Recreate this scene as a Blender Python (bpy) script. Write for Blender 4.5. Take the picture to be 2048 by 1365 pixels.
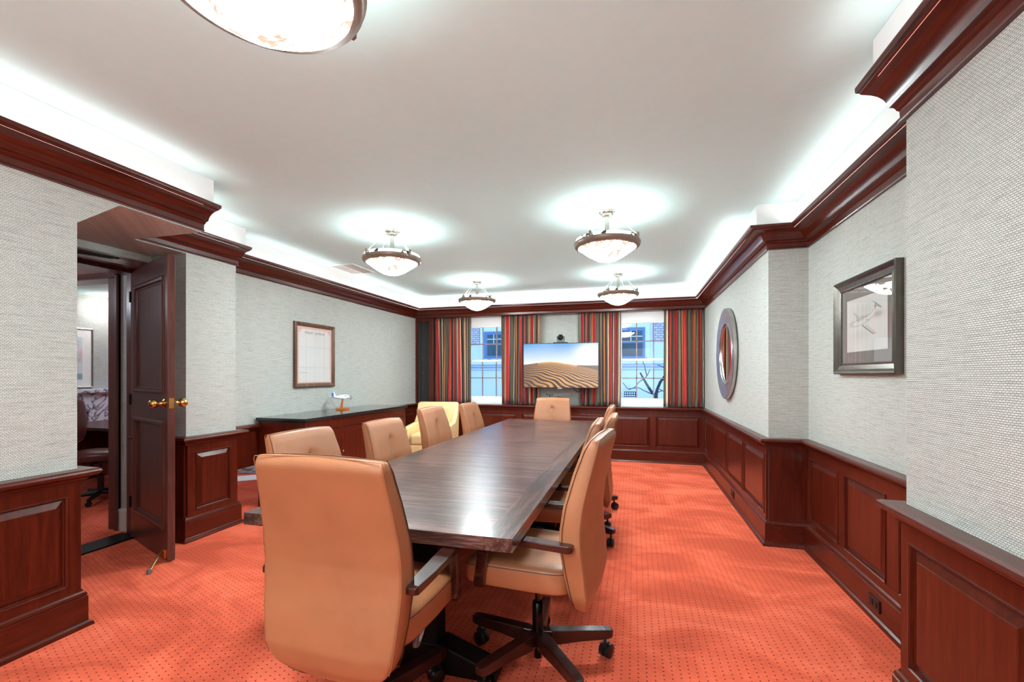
import bpy, bmesh, math, random
import numpy as np
from mathutils import Vector, Matrix
for o in list(bpy.data.objects): bpy.data.objects.remove(o, do_unlink=True)
S = bpy.context.scene
COL = S.collection
PI = math.pi
random.seed(7)

# ------------------------------------------------------------------ camera, exposure, sky, sun
F_PX, YAW, HOR, CAM_H = 896.4, 0.26575, 749.6, 1.35
cd = bpy.data.cameras.new('camera'); cam = bpy.data.objects.new('camera', cd); COL.objects.link(cam)
cd.sensor_fit = 'HORIZONTAL'; cd.sensor_width = 36; cd.lens = 36 * F_PX / 2048
cd.shift_y = (HOR - 682.5) / 2048
cd.clip_start = .05
cam.location = (0, 0, CAM_H); cam.rotation_euler = (PI / 2, 0, YAW)
S.camera = cam
S.view_settings.view_transform = 'Standard'; S.view_settings.look = 'None'
S.view_settings.exposure = 2.38; S.view_settings.gamma = 1; S.view_settings.use_curve_mapping = False
W = bpy.data.worlds.new('sky'); S.world = W; W.use_nodes = True
bg = W.node_tree.nodes['Background']; bg.inputs[0].default_value = (.42, .68, 1, 1); bg.inputs[1].default_value = .62

def light(kind, loc, power, color=(1, 1, 1), size=(.1, .1), rot=(0, 0, 0), name='lamp_light', radius=None, spread=None):
    l = bpy.data.lights.new(name, kind); l.energy = power; l.color = color
    if kind == 'AREA':
        l.shape = 'RECTANGLE'; l.size, l.size_y = size
        if spread: l.spread = spread
    elif radius is not None: l.shadow_soft_size = radius
    o = bpy.data.objects.new(name, l); COL.objects.link(o); o.location = loc; o.rotation_euler = rot
    return o
sun = bpy.data.lights.new('sun', 'SUN'); sun.energy = .2; sun.angle = .3; sun.color = (.8, .9, 1)
so = bpy.data.objects.new('sun', sun); COL.objects.link(so); so.rotation_euler = (math.radians(48), 0, math.radians(12))

# added area fill behind the camera to brighten the room; no window there
light('AREA', (-.9, -2.85, 1.6), 10, (.88, .97, 1), (3.2, 1.5), (PI / 2, 0, 0), 'rear_fill_light')

CEIL = 2.67
XA, XB, YN, YA, YB = 1.03, 1.31, 2.08, 3.97, 7.2
X1, X2, X3, X4 = -2.87, -3.49, -3.73, -4.05
LY1, LY2, LY3, LY4 = 1.70, 2.41, 2.80, 3.27
P_UP = [(1.02, -3), (1.02, YN), (XB, YN), (XB, YA), (XA, YA), (XA, YB), (X3, YB), (X3, LY4), (X2, LY4), (X2, LY2), (X1, LY2), (X1, -3)]
CROWN_RUNS = [('trim_2', [(1.02, -3), (1.02, YN + .015)], 0, 1, 'cherry_y'), ('trim_3', [(XB, YN), (XB, YA), (XA, YA), (XA, YB), (X3, YB)], 0, 3, 'cherry_y'), ('trim_4', [(XA, YA), (XA, YB), (X3, YB), (X3, LY4)], 1, 2, 'cherry_x'),
              ('trim_27', [(XA, YB), (X3, YB), (X3, LY4)], 1, 2, 'cherry_y'), ('trim_28', [(X2, LY4 + .015), (X2, LY2)], 0, 1, 'cherry_y'), ('trim_29', [(X1, LY2 + .01), (X1, -3)], 0, 1, 'cherry_y')]
P_R = P_UP[:6]
P_B = [P_UP[5], P_UP[6]]
P_L3 = [P_UP[6], (X3, LY4), (X2, LY4), (X2, LY3), (X4 + .02, LY3)]
P_L1 = [(X4 + .02, LY1), (X1, LY1), (X1, -3)]

# cove lights in the trough behind the crown
LENG = {}
for (a, b) in zip(P_UP[:-1], P_UP[1:]):
    a = Vector(a); b = Vector(b); d = (b - a); L = d.length; d.normalize(); n = Vector((-d.y, d.x))
    if L < .45: continue
    c = (a + b) / 2 + n * .132
    LL = L - .2
    light('AREA', (c.x, c.y, 2.476), 0.40 * LL, (1, .95, .92), (LL, .025), (PI - .95, 0, math.atan2(d.y, d.x)), 'cove_light')

# ------------------------------------------------------------------ helpers
def lin(c): return tuple(((x / 255) / 12.92 if x / 255 <= .04045 else ((x / 255 + .055) / 1.055) ** 2.4) for x in c)

class MB:
    def __init__(s): s.v = []; s.f = []; s.m = []; s.uv = None
    def add(s, vs, fs, mi=0):
        o = len(s.v); s.v += [tuple(v) for v in vs]
        for f in fs: s.f.append(tuple(i + o for i in f)); s.m.append(mi)
        return s
    def box(s, x0, x1, y0, y1, z0, z1, mi=0, M=None):
        vs = [Vector((x, y, z)) for z in (z0, z1) for y in (y0, y1) for x in (x0, x1)]
        if M is not None: vs = [M @ v for v in vs]
        return s.add(vs, [(0, 2, 3, 1), (4, 5, 7, 6), (0, 1, 5, 4), (2, 6, 7, 3), (0, 4, 6, 2), (1, 3, 7, 5)], mi)
    def cbox(s, c, sz, mi=0, M=None):
        return s.box(c[0] - sz[0] / 2, c[0] + sz[0] / 2, c[1] - sz[1] / 2, c[1] + sz[1] / 2, c[2] - sz[2] / 2, c[2] + sz[2] / 2, mi, M)
    def tube(s, pts, r, n=8, mi=0, caps=True):
        pts = [Vector(p) for p in pts]; rs = r if isinstance(r, (list, tuple)) else [r] * len(pts)
        rings = []
        up = None
        for i, p in enumerate(pts):
            t = (pts[min(i + 1, len(pts) - 1)] - pts[max(i - 1, 0)]).normalized()
            if up is None:
                up = Vector((0, 0, 1)) if abs(t.z) < .9 else Vector((1, 0, 0))
            a = t.cross(up).normalized(); b = a.cross(t).normalized(); up = b
            rings.append([p + (a * math.cos(2 * PI * k / n) + b * math.sin(2 * PI * k / n)) * rs[i] for k in range(n)])
        vs = [v for R in rings for v in R]; fs = []
        for i in range(len(rings) - 1):
            for k in range(n):
                k2 = (k + 1) % n; fs.append((i * n + k, i * n + k2, (i + 1) * n + k2, (i + 1) * n + k))
        if caps: fs.append(tuple(range(n - 1, -1, -1))); fs.append(tuple((len(rings) - 1) * n + k for k in range(n)))
        return s.add(vs, [f[::-1] for f in fs], mi)
    def lathe(s, prof, c=(0, 0, 0), n=32, mi=0, axis='z', capend=True):
        vs = []; fs = []
        for (r, z) in prof:
            for k in range(n):
                a = 2 * PI * k / n; p = (r * math.cos(a), r * math.sin(a), z)
                if axis == 'x': p = (p[2], p[0], p[1])
                if axis == 'y': p = (p[1], p[2], p[0])
                vs.append((p[0] + c[0], p[1] + c[1], p[2] + c[2]))
        for i in range(len(prof) - 1):
            for k in range(n):
                k2 = (k + 1) % n; fs.append((i * n + k, i * n + k2, (i + 1) * n + k2, (i + 1) * n + k))
        if capend:
            if prof[0][0] > 1e-4: fs.append(tuple(range(n - 1, -1, -1)))
            if prof[-1][0] > 1e-4: fs.append(tuple((len(prof) - 1) * n + k for k in range(n)))
        return s.add(vs, fs, mi)
    def loops(s, rings, mi=0, closed=True, cap0=True, cap1=True):
        n = len(rings[0]); vs = [v for R in rings for v in R]; fs = []
        for i in range(len(rings) - 1):
            for k in range(n if closed else n - 1):
                k2 = (k + 1) % n; fs.append((i * n + k, i * n + k2, (i + 1) * n + k2, (i + 1) * n + k))
        if cap0: fs.append(tuple(range(n - 1, -1, -1)))
        if cap1: fs.append(tuple((len(rings) - 1) * n + k for k in range(n)))
        return s.add(vs, fs, mi)
    def sphere(s, c, r, n=16, m=10, sc=(1, 1, 1), mi=0):
        vs = []; fs = []
        for i in range(m + 1):
            t = PI * i / m
            for k in range(n):
                a = 2 * PI * k / n
                vs.append((c[0] + r * sc[0] * math.sin(t) * math.cos(a), c[1] + r * sc[1] * math.sin(t) * math.sin(a), c[2] + r * sc[2] * math.cos(t)))
        for i in range(m):
            for k in range(n):
                k2 = (k + 1) % n; fs.append((i * n + k, (i + 1) * n + k, (i + 1) * n + k2, i * n + k2))
        return s.add(vs, fs, mi)
    def prism(s, poly, ax, a0, a1, mi=0):
        """poly of 2D points in the plane normal to axis ax ('x': (y,z), 'y': (x,z), 'z': (x,y))"""
        def P(p, a): return {'x': (a, p[0], p[1]), 'y': (p[0], a, p[1]), 'z': (p[0], p[1], a)}[ax]
        n = len(poly); vs = [P(p, a0) for p in poly] + [P(p, a1) for p in poly]
        fs = [tuple(range(n)), tuple(range(2 * n - 1, n - 1, -1))] + [(i, i + n, (i + 1) % n + n, (i + 1) % n) for i in range(n)]
        return s.add(vs, fs, mi)
    def build(s, name, mats, parent=None, smooth=None, bevel=0, loc=None, seg=2):
        me = bpy.data.meshes.new(name); me.from_pydata(s.v, [], s.f)
        if not isinstance(mats, (list, tuple)): mats = [mats]
        for m in mats: me.materials.append(m)
        if len(mats) > 1: me.polygons.foreach_set('material_index', s.m)
        bm = bmesh.new(); bm.from_mesh(me); bmesh.ops.remove_doubles(bm, verts=bm.verts, dist=1e-6)
        bmesh.ops.recalc_face_normals(bm, faces=bm.faces); bm.to_mesh(me); bm.free()
        if smooth is not None:
            me.polygons.foreach_set('use_smooth', [True] * len(me.polygons)); me.set_sharp_from_angle(angle=math.radians(smooth))
        me.update()
        o = bpy.data.objects.new(name, me); COL.objects.link(o)
        if parent: o.parent = parent
        if loc: o.location = loc
        if bevel:
            b = o.modifiers.new('bevel', 'BEVEL'); b.width = bevel; b.segments = seg; b.limit_method = 'ANGLE'; b.angle_limit = math.radians(40)
            b.harden_normals = False
        return o

def mitre(path, d):
    out = []
    P = [Vector(p) for p in path]
    for i, p in enumerate(P):
        ns = []
        if i > 0: t = (P[i] - P[i - 1]).normalized(); ns.append(Vector((-t.y, t.x)))
        if i < len(P) - 1: t = (P[i + 1] - P[i]).normalized(); ns.append(Vector((-t.y, t.x)))
        m = ns[0] if len(ns) == 1 else (ns[0] + ns[1]) / (1 + ns[0].dot(ns[1]))
        out.append(p + m * d)
    return out
def sweep(mb, path, prof, i0=0, i1=None, mi=0):
    if i1 is None: i1 = len(path) - 1
    cols = [mitre(path, d) for d, z in prof]
    rings = [[(cols[j][i].x, cols[j][i].y, prof[j][1]) for j in range(len(prof))] for i in range(i0, i1 + 1)]
    mb.loops(rings, mi); return mb

def tag(o, label=None, cat=None, group=None, kind=None):
    if label: o['label'] = label
    if cat: o['category'] = cat
    if group: o['group'] = group
    if kind: o['kind'] = kind
    return o
def empty(name, loc, rz=0, **k):
    o = bpy.data.objects.new(name, None); COL.objects.link(o); o.location = loc; o.rotation_euler = (0, 0, rz); o.empty_display_size = .1
    return tag(o, **k)
KIDS = {}
def copy_tree(o, parent=None, top=True):
    c = o.copy(); COL.objects.link(c)
    c.parent = parent
    for ch in list(o.children): copy_tree(ch, c, False)
    return c
def struct(o): o['kind'] = 'structure'; return o

# ------------------------------------------------------------------ materials
class NT:
    def __init__(s, name):
        s.m = bpy.data.materials.new(name); s.m.use_nodes = True; s.t = s.m.node_tree; s.n = s.t.nodes
        s.b = s.n['Principled BSDF']; s.out = s.n['Material Output']
    def node(s, ty, **kw):
        n = s.n.new(ty)
        for k, v in kw.items():
            if k.startswith('i_'): 
                key = k[2:]; n.inputs[int(key) if key.isdigit() else key].default_value = v
            else: setattr(n, k, v)
        return n
    def link(s, a, b): s.t.links.new(a, b)
    def math(s, op, a, b=0.0, c=None):
        n = s.n.new('ShaderNodeMath'); n.operation = op
        for i, x in enumerate((a, b) if c is None else (a, b, c)):
            if isinstance(x, (int, float)): n.inputs[i].default_value = x
            else: s.link(x, n.inputs[i])
        return n.outputs[0]
    def coord(s, which='Object'): return s.node('ShaderNodeTexCoord').outputs[which]
    def mapping(s, vec, scale=(1, 1, 1), rot=(0, 0, 0)):
        n = s.node('ShaderNodeMapping'); n.inputs['Scale'].default_value = scale; n.inputs['Rotation'].default_value = rot; s.link(vec, n.inputs[0]); return n.outputs[0]
    def noise(s, vec, scale=5, detail=4, rough=.5, dist=0):
        n = s.node('ShaderNodeTexNoise'); n.inputs['Scale'].default_value = scale; n.inputs['Detail'].default_value = detail; n.inputs['Roughness'].default_value = rough; n.inputs['Distortion'].default_value = dist
        if vec is not None: s.link(vec, n.inputs['Vector'])
        return n.outputs['Fac']
    def ramp(s, fac, stops, mode='LINEAR'):
        n = s.node('ShaderNodeValToRGB'); r = n.color_ramp; r.interpolation = mode
        while len(r.elements) > 1: r.elements.remove(r.elements[-1])
        r.elements[0].position = stops[0][0]; r.elements[0].color = (*stops[0][1], 1)
        for p, c in stops[1:]: e = r.elements.new(p); e.color = (*c, 1)
        s.link(fac, n.inputs[0]); return n.outputs[0]
    def mix(s, fac, a, b, mode='MIX'):
        n = s.node('ShaderNodeMix', data_type='RGBA', blend_type=mode)
        for i, x in ((0, fac), (6, a), (7, b)):
            if isinstance(x, (int, float)): n.inputs[i].default_value = x
            elif isinstance(x, tuple): n.inputs[i].default_value = (*x, 1)
            else: s.link(x, n.inputs[i])
        return n.outputs[2]
    def bump(s, h, strength=.3, dist=.002):
        n = s.node('ShaderNodeBump'); n.inputs['Strength'].default_value = strength; n.inputs['Distance'].default_value = dist
        s.link(h, n.inputs['Height']); s.link(n.outputs[0], s.b.inputs['Normal'])
    def set(s, **kw):
        for k, v in kw.items():
            k = k.replace('_', ' ')
            s.b.inputs[k].default_value = v
    def color(s, c):
        if isinstance(c, tuple): s.b.inputs['Base Color'].default_value = (*c, 1)
        else: s.link(c, s.b.inputs['Base Color'])

def simple(name, rgb, rough=.5, metal=0, coat=0, spec=.5, noise_amt=.06, nscale=20, emis=0, aniso=0):
    t = NT(name); c = lin(rgb)
    v = t.noise(t.coord(), nscale, 3)
    lo = tuple(x * (1 - noise_amt) for x in c); hi = tuple(min(1, x * (1 + noise_amt)) for x in c)
    col = t.ramp(v, [(.3, lo), (.7, hi)])
    t.color(col); t.set(Roughness=rough, Metallic=metal, Coat_Weight=coat)
    t.b.inputs['Specular IOR Level'].default_value = spec
    if emis:
        t.link(col, t.b.inputs['Emission Color']); t.b.inputs['Emission Strength'].default_value = emis
    return t.m

def wood(name, dark, mid, light_, axis='z', scale=1.0, ct=.18, rough=.28, coat=.08, spec=.4, bumpy=0, k=.5):
    dark, mid, light_ = [tuple(255 * (c / 255) * k ** (1 / 2.2) for c in q) for q in (dark, mid, light_)]
    t = NT(name); sc = {'x': (1.2, 22, 22), 'y': (22, 1.2, 22), 'z': (22, 22, 1.2)}[axis]
    co = t.coord()
    a = t.noise(t.mapping(co, tuple(k * scale for k in sc)), 1.6, 6, .6, .6)
    b = t.noise(t.mapping(co, tuple(k * scale * 6 for k in sc)), 2, 3, .5)
    f = t.math('ADD', t.math('MULTIPLY', a, .6), t.math('MULTIPLY', b, .4))
    t.color(t.ramp(f, [(.5 - ct, lin(dark)), (.5, lin(mid)), (.5 + ct, lin(light_))]))
    t.set(Roughness=rough, Coat_Weight=coat, Coat_Roughness=.12)
    t.b.inputs['Specular IOR Level'].default_value = spec
    if bumpy: t.bump(b, bumpy, .001)
    return t.m

def wallpaper(name, c1, c2, mort):
    t = NT(name)
    sep = t.node('ShaderNodeSeparateXYZ'); t.link(t.coord(), sep.inputs[0])
    u = t.math('ADD', sep.outputs[0], sep.outputs[1])
    cmb = t.node('ShaderNodeCombineXYZ'); t.link(u, cmb.inputs[0]); t.link(sep.outputs[2], cmb.inputs[1])
    uv = cmb.outputs[0]
    wob = t.noise(t.mapping(uv, (9, 60, 1)), 1, 3, .6)
    off = t.node('ShaderNodeCombineXYZ'); t.link(t.math('MULTIPLY', wob, .012), off.inputs[0]); t.link(t.math('MULTIPLY', t.noise(t.mapping(uv, (14, 14, 1)), 1, 2), .004), off.inputs[1])
    va = t.node('ShaderNodeVectorMath', operation='ADD'); t.link(uv, va.inputs[0]); t.link(off.outputs[0], va.inputs[1])
    br = t.node('ShaderNodeTexBrick'); t.link(va.outputs[0], br.inputs['Vector'])
    br.inputs['Scale'].default_value = 1; br.inputs['Brick Width'].default_value = .013; br.inputs['Row Height'].default_value = .0068
    br.inputs['Mortar Size'].default_value = .0011; br.inputs['Mortar Smooth'].default_value = .4; br.inputs['Bias'].default_value = -.2
    br.inputs['Color1'].default_value = (*lin(c1), 1); br.inputs['Color2'].default_value = (*lin(c2), 1); br.inputs['Mortar'].default_value = (*lin(mort), 1)
    sl = t.noise(t.mapping(uv, (6, 120, 1)), 1, 5, .75)
    slub = t.ramp(sl, [(.3, (.62, .62, .61)), (.52, (1, 1, 1)), (.75, (1.0, .995, .985))])
    t.color(t.mix(.85, br.outputs['Color'], slub, 'MULTIPLY'))
    t.set(Roughness=.62); t.b.inputs['Specular IOR Level'].default_value = .35
    t.bump(t.math('SUBTRACT', 1.0, br.outputs['Fac']), .35, .0015)
    return t.m

def carpet_mat():
    t = NT('red_carpet')
    co = t.coord(); sep = t.node('ShaderNodeSeparateXYZ'); t.link(co, sep.inputs[0])
    u = t.math('DIVIDE', sep.outputs[0], .037); v = t.math('DIVIDE', sep.outputs[1], .029)
    par = t.math('MODULO', t.math('ABSOLUTE', t.math('FLOOR', u)), 2.0)
    v2 = t.math('ADD', v, t.math('MULTIPLY', par, .5))
    fu = t.math('SUBTRACT', t.math('FRACT', u), .5); fv = t.math('SUBTRACT', t.math('FRACT', v2), .5)
    du = t.math('MULTIPLY', fu, .037); dv = t.math('MULTIPLY', fv, .029)
    nz = t.math('MULTIPLY', t.math('SUBTRACT', t.noise(co, 330, 1), .5), .0035)
    d = t.math('ADD', t.math('SQRT', t.math('ADD', t.math('MULTIPLY', du, du), t.math('MULTIPLY', t.math('MULTIPLY', dv, dv), 1.6))), nz)
    dot = t.math('LESS_THAN', d, .0042)
    fine = t.noise(co, 420, 2, .7)
    patch = t.noise(t.mapping(co, (1.1, 1.7, 1), (0, 0, .5)), 1.5, 5, .62, .8)
    base = t.ramp(fine, [(.25, lin((198, 76, 52))), (.5, lin((228, 100, 72))), (.8, lin((242, 128, 100)))])
    pc = t.ramp(patch, [(.38, (.82, .78, .76)), (.5, (1, 1, 1)), (.62, (1.15, 1.3, 1.38))])
    c = t.mix(1.0, base, pc, 'MULTIPLY')
    c = t.mix(t.math('MULTIPLY', dot, .9), c, lin((70, 26, 20)))
    t.color(c); t.set(Roughness=.95); t.b.inputs['Specular IOR Level'].default_value = .1
    t.b.inputs['Sheen Weight'].default_value = .0; t.b.inputs['Sheen Roughness'].default_value = .5
    t.bump(fine, .5, .004)
    return t.m

def leather(name, rgb, rough=.42):
    t = NT(name); c = lin(rgb); co = t.coord()
    v = t.noise(co, 3.5, 5, .6); f = t.noise(co, 260, 2, .5); w = t.noise(co, 14, 4, .6, 1.0)
    t.color(t.ramp(v, [(.3, tuple(x * .86 for x in c)), (.5, c), (.72, tuple(min(1, x * 1.1) for x in c))]))
    t.set(Roughness=rough); t.b.inputs['Specular IOR Level'].default_value = .5
    t.bump(t.math('ADD', t.math('MULTIPLY', f, .12), w), .22, .004)
    return t.m

def alabaster(em=22):
    t = NT('alabaster'); co = t.coord('Object')
    n = t.noise(co, 6.5, 6, .65, 1.6); m = t.noise(co, 4.7, 3, .5, .6)
    vein = t.math('ABSOLUTE', t.math('SUBTRACT', n, .5))
    vr = t.ramp(vein, [(0, (1, 1, 1)), (.03, (1, 1, 1)), (.034, (.995, .995, .995)), (.06, (.985, .985, .985)), (.064, (0, 0, 0))])
    veinm = t.math('MULTIPLY', vr, t.ramp(m, [(.525, (0, 0, 0)), (.53, (1, 1, 1))]))
    soft = t.ramp(n, [(.3, (.86, .93, .9)), (.5, (.87, .985, 1)), (.7, (.86, .93, .9))])
    c = t.mix(veinm, soft, (.0085, .0055, .0038))
    t.color(c); t.set(Roughness=.25)
    t.link(c, t.b.inputs['Emission Color']); t.b.inputs['Emission Strength'].default_value = em
    return t.m

def curtain_mat():
    t = NT('striped_curtain_fabric')
    uvn = t.node('ShaderNodeUVMap'); sep = t.node('ShaderNodeSeparateXYZ'); t.link(uvn.outputs[0], sep.inputs[0])
    f = t.math('FRACT', sep.outputs[0])
    R, G, D, K, O, Cc, P, B = (192, 26, 36), (96, 94, 78), (50, 44, 40), (24, 20, 22), (206, 118, 66), (222, 202, 160), (118, 28, 52), (92, 48, 40)
    seq = [(R, 7), (Cc, 1.5), (K, 3), (G, 6), (D, 2), (B, 3), (Cc, 1.5), (G, 3), (K, 2), (O, 5), (D, 3), (G, 5), (Cc, 3), (K, 2), (R, 6), (O, 1), (B, 3), (D, 4), (Cc, 1.5), (P, 3), (R, 4), (K, 2), (G, 5), (Cc, 1.5), (D, 3), (O, 3), (B, 2)]
    tot = sum(w for _, w in seq); x = 0; st = []
    for c, w in seq: st.append((x / tot, lin(c))); x += w
    t.color(t.ramp(f, st, 'CONSTANT')); t.set(Roughness=.7); t.b.inputs['Sheen Weight'].default_value = .2
    return t.m

def attr_mat(name, emis=0, rough=.5):
    t = NT(name); a = t.node('ShaderNodeAttribute', attribute_name='Col')
    if emis:
        t.color((0, 0, 0)); t.link(a.outputs['Color'], t.b.inputs['Emission Color']); t.b.inputs['Emission Strength'].default_value = emis
    else: t.color(a.outputs['Color'])
    t.set(Roughness=rough); return t.m

def glass_mat(name='clear_glass', tint=(1, 1, 1), rough=0):
    t = NT(name)
    tr = t.node('ShaderNodeBsdfTransparent'); tr.inputs[0].default_value = (*tint, 1); gl = t.node('ShaderNodeBsdfGlossy'); gl.inputs['Roughness'].default_value = rough
    fr = t.node('ShaderNodeFresnel'); fr.inputs[0].default_value = 1.45
    mx = t.node('ShaderNodeMixShader'); ge = t.node('ShaderNodeNewGeometry'); t.link(t.math('MULTIPLY', fr.outputs[0], t.math('SUBTRACT', 1.0, ge.outputs['Backfacing'])), mx.inputs[0]); t.link(tr.outputs[0], mx.inputs[1]); t.link(gl.outputs[0], mx.inputs[2]); t.link(mx.outputs[0], t.out.inputs[0])
    return t.m

M = {}
M['wallpaper'] = wallpaper('grasscloth_wallpaper', (214, 216, 211), (200, 202, 197), (118, 118, 112))
M['ceiling'] = simple('ceiling_paint', (214, 248, 250), .8, noise_amt=.01, spec=.2)
M['white'] = simple('white_trim_paint', (236, 236, 236), .45, noise_amt=.01)
M['grayw'] = simple('grey_trim_paint', (198, 196, 190), .5, noise_amt=.02)
cw = ((72, 20, 8), (106, 31, 13), (134, 46, 22))
M['cherry_z'] = wood('cherry_upright_grain', *cw, 'z')
M['cherry_y'] = wood('cherry_lengthwise_grain', *cw, 'y')
M['cherry_x'] = wood('cherry_crosswise_grain', *cw, 'x')
M['door'] = wood('dark_mahogany_door', (58, 30, 26), (82, 46, 40), (104, 60, 50), 'z', rough=.3, k=1.2)
M['table'] = wood('dark_table_wood', (58, 34, 31), (84, 52, 46), (132, 98, 90), 'x', 1.0, ct=.085, rough=.31, k=.8, coat=.1, bumpy=.3)
M['tableb'] = wood('dark_table_border_wood', (46, 28, 25), (70, 44, 38), (112, 80, 70), 'y', 1.0, ct=.085, rough=.30, k=.85, coat=.1, bumpy=.3)
M['arm'] = wood('chair_arm_wood', (44, 18, 14), (70, 28, 20), (96, 42, 30), 'y', 1.5, rough=.25, coat=.4)
M['blackwood'] = wood('ebonised_pedestal_wood', (12, 9, 9), (20, 14, 13), (30, 20, 18), 'z', rough=.5, coat=0, spec=.2)
M['granite'] = simple('black_stone_top', (34, 36, 36), .12, noise_amt=.5, nscale=120, coat=.3)
M['carpet'] = carpet_mat()
M['leather'] = leather('tan_leather', (162, 105, 70))
M['cream'] = leather('cream_leather', (232, 205, 150))
M['brownlea'] = leather('oxblood_leather', (92, 42, 34), .35)
M['thread'] = simple('dark_seam_thread', (60, 30, 18), .7)
M['black'] = simple('black_plastic', (20, 20, 22), .35, noise_amt=.1)
M['gasblack'] = simple('gloss_black_metal', (14, 14, 15), .15, metal=.6)
M['greyplast'] = simple('grey_plastic', (96, 98, 100), .4)
M['nickel'] = simple('brushed_nickel', (176, 170, 160), .3, metal=1, noise_amt=.04)
M['bronze'] = simple('aged_nickel_ring', (138, 122, 108), .4, metal=.35, noise_amt=.08)
M['brass'] = simple('polished_brass', (228, 188, 112), .16, metal=1, noise_amt=.05)
M['silver'] = simple('brushed_silver_frame', (190, 190, 186), .28, metal=1, noise_amt=.08)
M['pewter'] = simple('pewter_picture_frame', (104, 98, 92), .25, metal=.85, noise_amt=.1)
M['goldwood'] = wood('gilt_brown_frame_wood', (70, 42, 34), (110, 76, 56), (150, 112, 82), 'z', rough=.35, k=.8)
M['mirror'] = simple('mirror_silvering', (235, 235, 238), .02, metal=1, noise_amt=0)
M['alab'] = alabaster(); M['alab_in'] = alabaster(1.0)
M['curtain'] = curtain_mat()
M['glass'] = glass_mat()
M['tvblack'] = simple('tv_bezel', (40, 44, 50), .25, metal=.4)
M['niche'] = simple('dark_niche_panel', (66, 64, 64), .5, noise_amt=.08)
M['paper'] = simple('white_paper', (232, 230, 226), .7, noise_amt=.02)
M['mat'] = simple('taupe_mat_board', (116, 108, 104), .7, noise_amt=.02)
M['bluepaint'] = simple('blue_model_paint', (22, 110, 196), .3)
M['whitegloss'] = simple('white_model_paint', (236, 238, 236), .25, noise_amt=.02)
M['darkmodel'] = simple('dark_model_metal', (28, 30, 30), .4, metal=.5)
M['honey'] = wood('honey_stand_wood', (170, 88, 34), (196, 108, 46), (214, 130, 64), 'x', rough=.3, k=.9)
M['marble'] = None
M['facade'] = simple('pale_render', (176, 192, 214), .8, noise_amt=.03, nscale=2)
M['bluetrim'] = simple('slate_blue_window_paint', (70, 104, 150), .5)
M['darkglass'] = simple('dark_window_glass', (30, 62, 78), .35, noise_amt=.5, nscale=1.5)
M['bark'] = simple('dark_bark', (42, 44, 58), .9, noise_amt=.3)
M['bag'] = simple('grey_plastic_bag', (176, 184, 188), .3, noise_amt=.25, nscale=18)
M['hole'] = simple('vent_shadow', (30, 34, 44), .9)
def marble():
    t = NT('veined_marble'); n = t.noise(t.coord(), 4, 7, .6, 1.8)
    v = t.math('ABSOLUTE', t.math('SUBTRACT', n, .5))
    t.color(t.ramp(v, [(0, lin((60, 60, 84))), (.02, lin((150, 150, 168))), (.06, lin((222, 222, 228)))])); t.set(Roughness=.2)
    return t.m
M['marble'] = marble()
def brickm():
    t = NT('painted_brick'); sep = t.node('ShaderNodeSeparateXYZ'); t.link(t.coord(), sep.inputs[0])
    c = t.node('ShaderNodeCombineXYZ'); t.link(sep.outputs[0], c.inputs[0]); t.link(sep.outputs[2], c.inputs[1])
    b = t.node('ShaderNodeTexBrick'); t.link(c.outputs[0], b.inputs['Vector']); b.inputs['Scale'].default_value = 1
    b.inputs['Brick Width'].default_value = .12; b.inputs['Row Height'].default_value = .055; b.inputs['Mortar Size'].default_value = .007
    b.inputs['Color1'].default_value = (*lin((176, 172, 176)), 1); b.inputs['Color2'].default_value = (*lin((150, 150, 160)), 1); b.inputs['Mortar'].default_value = (*lin((84, 98, 130)), 1)
    t.color(b.outputs['Color']); t.set(Roughness=.85); return t.m
M['brick'] = brickm()

# ------------------------------------------------------------------ room shell
# floor runs through both rooms
struct(MB().box(-7.5, 1.5, -3.1, 7.6, -.06, 0).build('floor', M['carpet']))
struct(MB().box(-4.1, 1.5, -3.1, 7.6, CEIL, CEIL + .08).build('ceiling', M['ceiling']))
# right wall
mb = MB()
mb.box(1.02, 1.5, -3, YN, 0, CEIL).box(XB, 1.5, YN, YA, 0, CEIL).box(XA, 1.5, YA, 7.6, 0, CEIL)
struct(mb.build('wall_right', M['wallpaper']))
struct(MB().box(X1, 1.02, -3.1, -3.0, 0, CEIL).build('wall_front', M['wallpaper']))
# left wall with the deep door reveal
mb = MB()
mb.box(-4.15, X1, -3.1, LY1, 0, CEIL)
mb.prism([(LY1, 2.162), (1.905, 2.328), (LY2, 2.328), (LY2, CEIL), (LY1, CEIL)], 'x', X4, X1)
mb.box(X4, X2, LY2, LY3, 2.328, CEIL)
mb.box(X4, X2, LY3, LY4, 0, CEIL).box(-4.15, X4, 2.87, LY4, 0, CEIL)
mb.box(-3.85, X3, 3.90, 7.6, 0, CEIL).box(-3.85, X3, LY4, 3.90, .44, CEIL)
mb.box(-4.15, -3.86, LY1, LY3, 2.228, 2.33).box(-4.15, X4, LY1, 1.84, 0, 2.228)
struct(mb.build('wall_left', M['wallpaper']))
# back wall: low wall below sills, wall between windows, ends
WY = 7.42
mb = MB()
wins = [(-2.82, -2.06), (-.22, .56)]
mb.box(X3, XA, WY, 7.56, 0, .86)
xs = [X3, wins[0][0] - .05, wins[0][1] + .05, wins[1][0] - .05, wins[1][1] + .05, XA]
for a, b in ((xs[0], xs[1]), (xs[2], xs[3]), (xs[4], xs[5])): mb.box(a, b, WY, 7.56, .86, CEIL)
for a, b in ((xs[1], xs[2]), (xs[3], xs[4])): mb.box(a, b, WY, 7.56, 2.32, CEIL)
struct(mb.build('wall_back', M['wallpaper']))
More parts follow.
